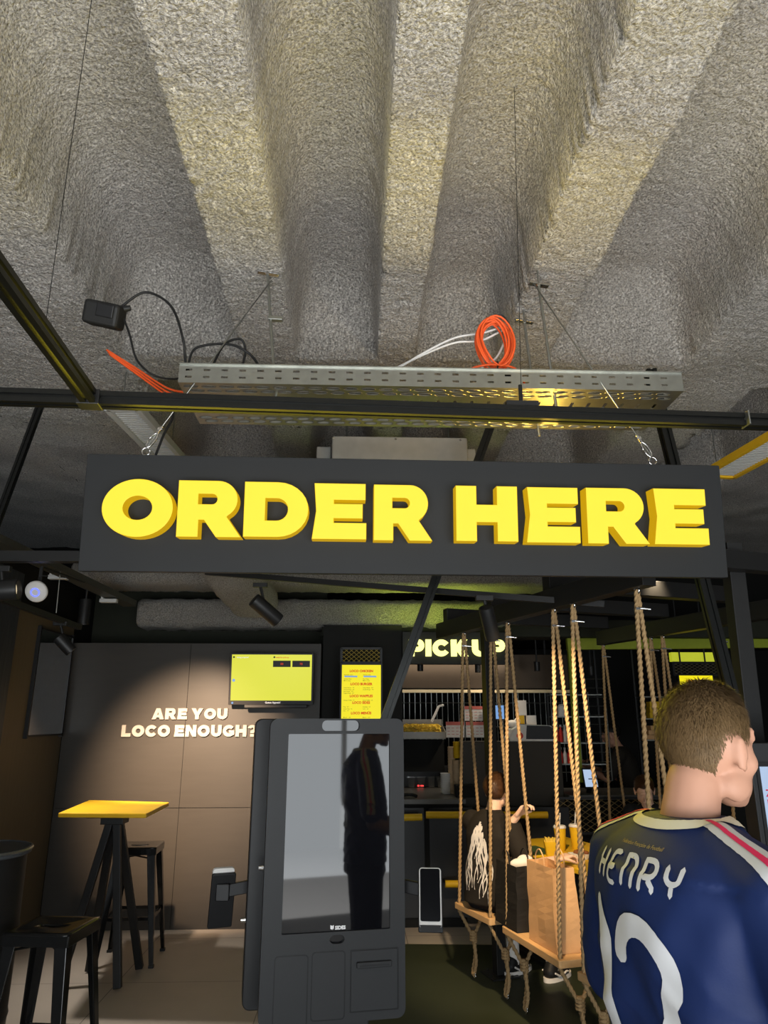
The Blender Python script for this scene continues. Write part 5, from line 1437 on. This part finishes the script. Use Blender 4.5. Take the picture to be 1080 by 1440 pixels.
# ================================================================== PEOPLE
def hand(mb, wrist, d, palm_n, size=1.0, curl=.5, side=1):
    """palm + five separate fingers; d: pointing direction, palm_n: direction the palm faces"""
    d = Vector(d).normalized(); n = Vector(palm_n); n = (n - d * n.dot(d)).normalized(); x = d.cross(n) * side
    W = Vector(wrist); s = size
    for k in range(4):
        f = (k - 1.5) / 1.5; mb.cap(W + x * f * .020 * s + d * .012 * s, W + x * f * .031 * s + d * .075 * s, .015 * s, .012 * s, 10)
    for k, L_ in enumerate((.066, .076, .071, .054)):
        f = (k - 1.5) / 1.5; p = W + x * f * .031 * s + d * .08 * s; a = curl * .6; r_ = .0088 * s
        for j, q in enumerate((.45, .32, .23)):
            dd = (d * math.cos(a) + n * math.sin(a) + x * f * .08).normalized(); e = p + dd * L_ * q * s; mb.cap(p, e, r_, r_ * .92, 8); p = e; r_ *= .92; a += curl * .9
    p = W - x * .026 * s + d * .022 * s; dd = (d * .65 - x * .7 + n * .35).normalized(); e = p + dd * .042 * s; mb.cap(p, e, .012 * s, .010 * s, 8)
    dd = (d * .9 - x * .2 + n * (.2 + curl * .5)).normalized(); mb.cap(e, e + dd * .03 * s, .010 * s, .0085 * s, 8)


def head_forms(mb, c, M, s=1.0):
    """skull, jaw, face, ears; c: head centre, M: 3x3 (local +y is the face direction)"""
    def P(x, y, z): return Vector(c) + M @ (Vector((x, y, z)) * s)
    def E(x, y, z, rx, ry, rz, R_=None): mb.ell(P(x, y, z), (rx * s, ry * s, rz * s), M @ R_ if R_ is not None else M, 24, 16)
    E(0, -.012, .028, .077, .097, .088); E(0, .03, -.01, .064, .066, .085); E(0, .045, -.062, .046, .045, .045); E(0, .066, -.092, .022, .022, .018)
    for s_ in (-1, 1):
        E(s_ * .043, .052, -.025, .022, .028, .024)          # cheek
        E(s_ * .047, .010, -.065, .018, .042, .030)          # jaw angle
        E(s_ * .033, .088, .020, .013, .010, .010)           # brow / eye
        Re = Matrix.Rotation(R(-18 * s_), 3, 'Z') @ Matrix.Rotation(R(-8), 3, 'X')
        E(s_ * .081, -.004, -.008, .007, .017, .031, Re); E(s_ * .086, -.012, .010, .006, .012, .017, Re); E(s_ * .078, .004, -.030, .006, .008, .012)
    E(0, .092, .035, .045, .012, .010)
    mb.cap(P(0, .094, .012), P(0, .112, -.022), .008 * s, .012 * s, 10); E(0, .108, -.026, .015, .010, .008)
    E(0, .091, -.052, .022, .010, .006); E(0, .089, -.062, .019, .010, .007)


def eyes(parent, c, M, s, Mi=None):
    for s_ in (-1, 1):
        mb = MB(); mb.ell(Vector(c) + M @ (Vector((s_ * .031, .073, .006)) * s), (.011 * s,) * 3, None, 14, 10); mb.build('eye', WHITEC, parent, smooth=True, local=True)
        mb = MB(); mb.ell(Vector(c) + M @ (Vector((s_ * .031, .0815, .006)) * s), (.005 * s, .004 * s, .005 * s), M, 10, 8); mb.build('iris', mat('iris', (.05, .03, .02), .2), parent, smooth=True, local=True)


def hair_shell(parent, c, M, s, m, n=5000, ln=.022, low=-.03, seed=3, top=1.0, hang=0.0, thick=1.0, fade=False):
    """cap of hair with thousands of short tapered locks"""
    rnd = random.Random(seed); mb = MB(); c = Vector(c)

    def surf(th, ph, k=1.0):
        x = math.sin(ph) * math.cos(th); y = math.sin(ph) * math.sin(th); z = math.cos(ph)
        return Vector((x * .081 * k, -.012 + y * .101 * k, .028 + z * (.092 if z > 0 else .092) * k))

    def hairline(th):      # lowest z kept for azimuth th (90 = face)
        a = (math.degrees(th) - 90) % 360; a = min(a, 360 - a)      # 0 at face, 180 at nape
        if a < 40: return .072
        if a < 62: return .072 - (a - 40) / 22 * .055
        if a < 80: return .005
        if a < 105: return .018
        if a < 125: return .018 - (a - 105) / 20 * (.018 - low)
        return low
    nu, nv = 56, 30; vs = []; fs = []
    for j in range(nv + 1):
        for i in range(nu):
            th = 2 * math.pi * i / nu; zl = hairline(th) + (.034 if fade else 0); cz = max(-1, min(1, (zl - .028) / .092)); phm = math.acos(cz)
            ph = phm * j / nv; f = 1 - j / nv
            k = .975 + (.065 * top * min(1, f * 2.2)) * thick
            k += .02 * noise.noise(Vector((math.cos(th) * 3, math.sin(th) * 3, ph * 4)) + Vector((seed, 0, 0))) * min(1, f * 3)
            vs.append(c + M @ (surf(th, ph, k) * s))
    for j in range(nv):
        for i in range(nu):
            a = j * nu + i; b = j * nu + (i + 1) % nu; fs.append((a, b, b + nu, a + nu))
    mb.add(vs, fs)
    for _ in range(n):
        th = rnd.uniform(0, 2 * math.pi); zl = hairline(th); phm = math.acos(max(-1, min(1, (zl - .028) / .092)))
        ph = math.sqrt(rnd.random()) * phm; f = 1 - ph / phm
        if fade and f < .34 and rnd.random() > (f / .34) ** 1.5 * .9 + .1: continue
        k = .985 + (.055 * top * min(1, f * 2.2)) * thick
        p = surf(th, ph, k); nr = Vector((p.x / .081 ** 2, (p.y + .012) / .101 ** 2, (p.z - .028) / .092 ** 2)).normalized()
        down = surf(th, ph + .06, k) - p
        if down.length < 1e-5: continue
        down.normalize()
        side = nr.cross(down)
        flow = (down * (1.0) + nr * rnd.uniform(.05, .35 + .5 * min(1, f * 2) * (1 - hang)) + side * rnd.uniform(-.5, .5)).normalized()
        if p.y > -.01 and f > .5: flow = (flow + Vector((.3, .5, .2))).normalized()
        L_ = ln * (0.25 + .75 * min(1, f * 1.8)) * rnd.uniform(.7, 1.2); wd = .0011
        q = p + flow * L_ + nr * -.002 * L_ / ln
        md = (p + q) / 2 + nr * L_ * .10
        A = [p - side * wd, p + side * wd, md + side * wd, md - side * wd, q]
        mb.add([c + M @ (v * s) for v in A], [(0, 1, 2, 3), (3, 2, 4)])
    return mb.build('hair', m, parent, local=True, smooth=False, fixn=False)


def bvh_of(ob):
    me = ob.data; return BVHTree.FromPolygons([v.co.copy() for v in me.vertices], [tuple(p.vertices) for p in me.polygons])


def ribbon(bv, pts, wd, m, parent, name, mode='back', off=.0022, across=4, caps=True, closed=False):
    """stroke laid on a garment surface. pts local (x,z) for the back, or 3-D points for nearest mode"""
    mb = MB(); P = []
    if mode == 'back':
        pts = [Vector((p[0], 0, p[1])) for p in pts]
    else: pts = [Vector(p) for p in pts]
    res = [pts[0]]
    for a, b in zip(pts[:-1], pts[1:]):
        n = max(1, int((b - a).length / .004)); res += [a + (b - a) * i / n for i in range(1, n + 1)]
    N = len(res); ws = wd if callable(wd) else (lambda f: wd)
    vs = []

    def drop(v):
        if mode == 'back':
            h = bv.ray_cast(Vector((v.x, -1.0, v.z)), Vector((0, 1, 0)))
            if h[0] is None: return Vector((v.x, 0, v.z))
            return h[0] + h[1] * off * (1 if h[1].y < 0 else -1)
        h = bv.find_nearest(v); nn = h[1]
        if (v - h[0]).dot(nn) < 0 and (v - h[0]).length < .0: nn = -nn
        return h[0] + nn * off
    for i, p in enumerate(res):
        d = res[min(i + 1, N - 1)] - res[max(i - 1, 0)]; d.normalize()
        if mode == 'back': s = Vector((-d.z, 0, d.x))
        else:
            nn = bv.find_nearest(p)[1]; s = nn.cross(d).normalized()
        w_ = ws(i / (N - 1)) / 2
        if caps and mode == 'back':
            e = min(i, N - 1 - i) * (res[1] - res[0]).length
            if e < w_: w_ = math.sqrt(max(w_ * w_ - (w_ - e) ** 2, 1e-7))
        for k in range(across + 1): vs.append(drop(p + s * w_ * (2 * k / across - 1)))
    fs = [(i * (across + 1) + k, i * (across + 1) + k + 1, (i + 1) * (across + 1) + k + 1, (i + 1) * (across + 1) + k) for i in range(N - 1) for k in range(across)]
    mb.add(vs, fs); return mb.build(name, m, parent, local=True, smooth=True, fixn=False)


# ---------- man in the navy jersey
MP = Vector((.600, 1.37, 0)); MA = R(-76)
man = thing('person', 'man in a navy jersey reading HENRY 12, seen from behind at right', 'person', MP, MA)
j = MB()
j.loft([((0, .0, .86), .185, .125), ((0, .0, .98), .180, .120), ((0, -.003, 1.12), .182, .118), ((0, -.008, 1.24), .190, .122), ((0, -.014, 1.33), .196, .122), ((0, -.016, 1.39), .190, .112), ((0, -.010, 1.43), .160, .095), ((0, -.004, 1.46), .115, .078), ((0, .002, 1.485), .072, .066)], 36, 2.5)
for s_ in (-1, 1):
    j.cap((s_ * .09, -.008, 1.43), (s_ * .185, -.006, 1.385), .055, .068); j.cap((s_ * .185, -.006, 1.385), (s_ * .235, .0, 1.25), .068, .066); j.cap((s_ * .235, .0, 1.25), (s_ * .255, .01, 1.16), .066, .066)
for v in j.v: v.x *= 1.07
jersey = remeshed(j, 'jersey', NAVY, man, .009, 6)
# folds pressed into the cloth
for v in jersey.data.vertices:
    c = v.co; wr = 1 - abs(noise.noise(Vector((c.x * 9 + c.z * 9, c.y * 9 + c.z * 3, c.z * 3.5 - c.x * 4)))); k = .010 * max(0, wr - .75) / .25 * min(1, max(0, (1.30 - c.z) / .1)) + noise.noise(Vector((c.x * 7 + c.z * 3, c.y * 5, c.z * 4))) * .014 + noise.noise(Vector((c.x * 16 - c.z * 7, c.y * 10, c.z * 8))) * .007
    if c.z > 1.40: k *= .3
    r_ = Vector((c.x, c.y, 0));
    if r_.length > 1e-4: v.co += r_.normalized() * k
b = MB(); HC = Vector((0, .072, 1.598)); HM = Matrix.Rotation(R(6), 3, 'Z') @ Matrix.Diagonal((.95, .87, 1.03)); HS = .94
head_forms(b, HC, HM, HS)
b.cap((0, -.006, 1.43), (0, .026, 1.54), .054, .048)
b.loft([((0, 0, .9), .15, .1), ((0, 0, 1.1), .15, .09), ((0, -.01, 1.3), .165, .09), ((0, -.01, 1.40), .14, .075), ((0, -.005, 1.45), .07, .06)], 28)
for s_ in (-1, 1):
    b.cap((s_ * .16, -.006, 1.38), (s_ * .245, .005, 1.17), .045, .043); b.cap((s_ * .245, .005, 1.17), (s_ * .265, .02, 1.09), .043, .038)
    el = Vector((s_ * .265, .02, 1.09)); wr = Vector((s_ * .22, .23, 1.02)); b.cap(el, (el + wr) / 2, .039, .036); b.cap((el + wr) / 2, wr, .036, .025)
    hand(b, wr, (-.15 * s_, .9, .1), (0, .2, -1), 1.0, .5, s_)
    b.chain([((s_ * .09, 0, .92), .095), ((s_ * .10, .01, .50), .065), ((s_ * .105, -.01, .10), .042)]); b.cap((s_ * .105, -.03, .05), (s_ * .12, .14, .035), .04, .034)
body = remeshed(b, 'body', SKIN, man, .0058, 7)
eyes(man, HC, HM, HS)
hair_shell(man, HC, HM, HS, HAIR, 24000, .026, -.056, 3, thick=.9, fade=True, top=1.15)
tr = MB()
tr.loft([((0, 0, .80), .175, .125), ((0, 0, .90), .165, .115), ((0, 0, .98), .158, .105)], 28)
for s_ in (-1, 1): tr.chain([((s_ * .09, 0, .90), .105), ((s_ * .10, .01, .50), .080), ((s_ * .105, -.01, .10), .065)])
remeshed(tr, 'trousers', DENIM, man, .012, 4)
for s_ in (-1, 1):
    sh = MB(); sh.cap((s_ * .105, -.04, .045), (s_ * .12, .15, .04), .05, .042); remeshed(sh, 'shoe', WHITEC, man, .008, 3)
bv = bvh_of(jersey)
# collar
cpts = [Vector((.083 * math.cos(u), -.004 + .076 * math.sin(u), 1.470 - .008 * math.sin(u))) for u in [i * math.pi / 24 for i in range(49)]]
ribbon(bv, cpts, .020, CREAM, man, 'collar', mode='near', off=.003, across=3)
# name: rounded techno strokes
LZ, LH, LW = 1.374, .047, .027


def st_(x, pts): return [(x + a * LW, LZ + b_ * LH) for a, b_ in pts]


def arcp(cx, cy, rx, ry, a0, a1, n=8): return arc(cx, cy, rx, ry, a0, a1, n)


xs = [-.110, -.062, -.014, .034, .082]
strokes = [
    (xs[0], [[(0, 0), (0, 1)], [(1, 0), (1, 1)], [(0, .5), (1, .5)]]),
    (xs[1], [[(1, 1)] + arcp(.5, .72, .5, .28, 90, 180, 6) + [(0, .3)] + arcp(.5, .28, .5, .28, 180, 270, 6) + [(1, 0)], [(0, .5), (.85, .5)]]),
    (xs[2], [[(0, 0), (0, 1), (.5, 1)] + arcp(.5, .7, .5, .3, 90, 0, 6) + [(1, 0)]]),
    (xs[3], [[(0, 0), (0, 1), (.5, 1)] + arcp(.55, .74, .45, .26, 90, -90, 8) + [(.1, .48)], [(.55, .45), (1, .2), (1, 0)]]),
    (xs[4], [[(0, 1), (0, .75)] + arcp(.5, .7, .5, .28, 180, 360, 10) + [(1, 1)], [(.55, .42), (.55, 0)]]),
]
for x, ss in strokes:
    mbs = []
    for k, s in enumerate(ss): mbs.append(ribbon(bv, st_(x, s), .0085, PRINTW, man, 'letter' if k == 0 else 'letter', 'back', .0022 + k * .0004))
    o = mbs[0]
    if len(mbs) > 1:
        bm = bmesh.new()
        for q in mbs: bm.from_mesh(q.data)
        bm.to_mesh(o.data); bm.free()
        for q in mbs[1:]: bpy.data.objects.remove(q)
# numerals 1 2
z0, z1 = 1.05, 1.325
ribbon(bv, [(-.108, z1 + .02), (-.098, z1 - .02), (-.088, z1 - .05), (-.084, z0)], lambda f: .013 + .026 * min(1, f * 5), PRINTW, man, 'numeral', off=.003, across=8)
two = [(-.040, z1 - .075)] + arcp(.025, z1 - .068, .064, .064, 165, -30, 14) + [(.078, z1 - .13), (.062, z1 - .17), (.0, z0 + .05), (-.03, z0 + .015), (.09, z0 + .015)]
ribbon(bv, two, .036, PRINTW, man, 'numeral', off=.003, across=8)
# small gold script below the collar
me = text_mesh('Fédération Française de Football', .0085, .00012, 'CENTER', 1.0, .0001); gm = MB()
bmx = bmesh.new(); bmx.from_mesh(me); bmesh.ops.triangulate(bmx, faces=bmx.faces); vs = []
for v in bmx.verts:
    x, z = v.co.x + v.co.y * .3, v.co.y + 1.437
    h = bv.ray_cast(Vector((x, -1, z)), Vector((0, 1, 0))); vs.append((h[0] + Vector((0, -.002, 0))) if h[0] else Vector((x, -.1, z)))
bmx.verts.index_update(); gm.add(vs, [tuple(v.index for v in f.verts) for f in bmx.faces]); bmx.free(); gm.build('script', GOLD, man, local=True, fixn=False)
# shoulder stripes
for s_ in (-1, 1):
    path = [(s_ * .075, -.02, 1.50), (s_ * .11, -.025, 1.485), (s_ * .15, -.03, 1.47), (s_ * .20, -.03, 1.44), (s_ * .25, -.02, 1.38), (s_ * .29, -.01, 1.30), (s_ * .31, 0, 1.20), (s_ * .31, 0, 1.15)]
    path = smooth_path([(a * 1.07, b_, c_) for a, b_, c_ in path], 5)
    ribbon(bv, path, .040, PRINTW, man, 'shoulder_stripe', 'near', .002, 5)
    ribbon(bv, path, .010, PINK, man, 'pink_stripe', 'near', .0035, 2)


# ---------- seated figure builder
def seated(name_label, pos, face, torso_lean, s, hairm, shirtm, skinm, head_yaw=0, right_hand=None, left_hand=None, rp=(0, 0, 1), lp=(0, 0, 1), seat=.478, hn=4000, long_sleeve=False, legs=True, low=-.045, head_tilt=0):
    t = thing('person', name_label, 'person', pos, face)
    hip = Vector((0, 0, seat + .10 * s)); ln = math.sin(torso_lean); co = math.cos(torso_lean)
    def T(x, y, z): return hip + Vector((x * s, (y + z * ln) * s, z * co * s))
    neck = T(0, .01, .49); HC = T(0, .055, .605); HM = Matrix.Rotation(head_yaw, 3, 'Z') @ Matrix.Rotation(head_tilt, 3, 'X')
    b = MB(); head_forms(b, HC, HM, s * .98); b.cap(neck - Vector((0, 0, .04)), HC - Vector((0, .02 * s, .05 * s)), .054 * s, .048 * s)
    b.chain([(T(0, 0, 0), .12 * s), (T(0, 0, .2), .105 * s), (T(0, .01, .36), .082 * s), (neck - Vector((0, 0, .03)), .06 * s)])
    sh = []
    sl = MB(); sl.loft([(T(0, -.01, -.06), .165 * s, .135 * s), (T(0, -.02, .05), .165 * s, .125 * s), (T(0, -.01, .2), .160 * s, .115 * s), (T(0, -.015, .34), .175 * s, .112 * s), (T(0, -.01, .42), .165 * s, .095 * s), (T(0, 0, .47), .10 * s, .075 * s), (T(0, 0, .495), .064 * s, .062 * s)], 30, 2.4)
    for s_, hd, pn in ((-1, left_hand, lp), (1, right_hand, rp)):
        S = T(s_ * .165, -.005, .41); hd = Vector(hd)
        u, f = .27 * s, .245 * s; dv = hd - S; dist = min(dv.length, (u + f) * .985); hd = S + dv.normalized() * dist
        a = math.acos(max(-1, min(1, (u * u + dist * dist - f * f) / (2 * u * dist)))); dn = dv.normalized()
        pole = (Vector((s_ * .5, -.35, -1)) - dn * Vector((s_ * .5, -.35, -1)).dot(dn)).normalized()
        Eb = S + dn * math.cos(a) * u + pole * math.sin(a) * u
        b.cap(S, Eb, .038 * s, .036 * s); b.cap(Eb, (Eb + hd) / 2, .038 * s, .034 * s); b.cap((Eb + hd) / 2, hd, .034 * s, .023 * s)
        hand(b, hd, (hd - Eb) + Vector((0, 0, .02)), pn, s, .85, s_)
        m1 = S + (Eb - S) * .8
        sl.cap(T(s_ * .10, -.005, .42), S, .055 * s, .065 * s); sl.cap(S, m1, .073 * s, .066 * s)
        if long_sleeve: sl.cap(m1, Eb, .055 * s, .05 * s); sl.cap(Eb, Eb + (hd - Eb) * .85, .05 * s, .035 * s)
    if legs:
        pants = MB(); pants.chain([(T(-.06, 0, -.02), .115 * s), (T(.06, 0, -.02), .115 * s)])
        for s_ in (-1, 1):
            hp = T(s_ * .085, .0, -.02); kn_ = hp + Vector((s_ * .04, .40 * s, .02)); ft = Vector((kn_.x + .0, kn_.y + .02 + .05 * s_, .09)); 
            b.chain([(hp, .07 * s), (kn_, .05 * s), (ft, .034 * s)]); b.cap(ft - Vector((0, .03, .045)), ft + Vector((0, .13, -.055)), .03, .028)
            pants.chain([(hp, .10 * s), (kn_, .072 * s), (kn_ + (ft - kn_) * .35, .066 * s)])
            so_ = MB(); so_.cap(ft + Vector((0, 0, .12)), ft + Vector((0, 0, -.02)), .045, .044); remeshed(so_, 'sock', PAPER, t, .007, 3)
            sh_ = MB(); sh_.cap(ft + Vector((0, -.035, -.035)), ft + Vector((0, .12, -.048)), .046, .038); sh_.cap(ft + Vector((0, -.02, -.01)), ft + Vector((0, .04, -.02)), .045, .04)
            so2 = remeshed(sh_, 'shoe', RUBBER, t, .007, 3)
            for v in so2.data.vertices: v.co.z = max(v.co.z, .022)
            sl2 = MB(); c = ft + Vector((0, .045, 0)); sl2.prism([(math.copysign(abs(math.cos(u)) ** .8, math.cos(u)) * .050, math.sin(u) * .135) for u in [i * math.pi / 14 for i in range(28)]], (c.x, c.y, .002), (1, 0, 0), (0, 1, 0), (0, 0, 1), 0, .028); sl2.build('shoe_sole', PAPER, so2, local=True, smooth='auto')
            for q_ in (-1, 1):
                st2 = MB(); st2.tube(smooth_path([c + Vector((q_ * .05, -.09, -.03)), c + Vector((q_ * .052, -.03, -.055)), c + Vector((q_ * .050, .03, -.04)), c + Vector((q_ * .046, .06, -.045))]), .006, 6); st2.build('side_stripe', PAPER, so2, local=True)
            lc = MB()
            for q_ in range(4): lc.tube([c + Vector((-.02, -.01 + q_ * .018, -.012 - q_ * .004)), c + Vector((0, q_ * .018, .0 - q_ * .004)), c + Vector((.02, -.01 + q_ * .018, -.012 - q_ * .004))], .004, 6)
            lc.build('laces', PAPER, so2, local=True)
        remeshed(pants, 'shorts', DENIM, t, .010, 4)
    remeshed(b, 'body', skinm, t, .0052, 3)
    shirt = remeshed(sl, 't_shirt', shirtm, t, .009, 5)
    for v in shirt.data.vertices:
        c = v.co; v.co += Vector((c.x, c.y - hip.y, 0)).normalized() * noise.noise(c * 8) * .008
    eyes(t, HC, HM, s * .98)
    if hn: hair_shell(t, HC, HM, s * .98, hairm, hn, .03, low, 5, thick=1.3, hang=.9)
    return t, shirt, T, HC, HM


def toL(Pw, pos, face):
    return Matrix.Rotation(-face, 3, 'Z') @ (Vector(Pw) - Vector(pos))


BP = Vector((sw1[1].x, sw1[1].y, 0)) + bn * .02; BF = R(-50)
rh = toL(aY(727, 1148, BP.y - .16), BP, BF); lh = toL(aY(786, 1208, BP.y - .15), BP, BF)
# near arm (right, towards the camera) reaches the table; far arm (left) holds the rope
boy, tee, BT, bHC, bHM = seated('boy in a black t-shirt with white back print, sitting on a rope swing', BP, BF, R(6), 1.0, HAIR2, TEEB, SKIN2,
                    head_yaw=R(18), right_hand=lh, left_hand=rh, rp=(0, 0, -1), lp=(1, .2, 0), hn=7000)
bvt = bvh_of(tee)
rnd = random.Random(11)
pm = None
for k in range(19):
    x = -.085 + .17 * (k / 18) * 1.0 + rnd.uniform(-.01, .01); zt_ = 1.00 - abs(k - 8) * .012; ln_ = rnd.uniform(.20, .40); pts = []
    for q in range(16):
        f = q / 15; pts.append((x * (.55 + .6 * math.sin(f * 2.4)) + .012 * math.sin(f * 9 + k * 2), zt_ - ln_ * f))
    ribbon(bvt, pts, lambda f: .011 * (1 - f) + .004 * math.sin(f * 20) ** 2 + .002, PAPER, boy, 'back_print', off=.003, across=2, caps=False)

# staff member in black, far behind
sp = aY(893, 1100, 7.6); SP = Vector((sp.x, 7.7, 0)); 
stf, *_ = seated('staff member in black standing behind the serving counter', SP, R(60), R(10), 1.0, mat('black_hair', (.01, .008, .006), .5), TEEB, SKIN, head_yaw=0, head_tilt=R(-25),
                 right_hand=(.12, .38, 1.15), left_hand=(-.10, .40, 1.15), seat=.80, hn=800, legs=False)
lg = MB()
for s_ in (-1, 1): lg.chain([((s_ * .09, 0, .88), .10), ((s_ * .10, .01, .48), .07), ((s_ * .10, 0, .09), .05)]); lg.cap((s_ * .10, -.03, .045), (s_ * .11, .12, .04), .04, .036)
remeshed(lg, 'trousers', DENIM, stf, .012, 3)

# diner beyond the table
gp = (sw4[1] + Vector((0, 0, 0))); GP = aY(914, 1150, 4.9); GP = Vector((GP.x, 4.9, 0)); 
GP = Vector((aY(916, 1100, 6.1).x, 6.1, 0))
seated('diner with tied brown hair facing this way beyond the table', GP, R(140), R(14), .92, HAIR2, mat('dark_top', (.02, .02, .022), .8), SKIN2, head_tilt=R(-30), head_yaw=R(20),
       right_hand=(.15, .32, .80), left_hand=(-.15, .34, .80), hn=3500, long_sleeve=True)
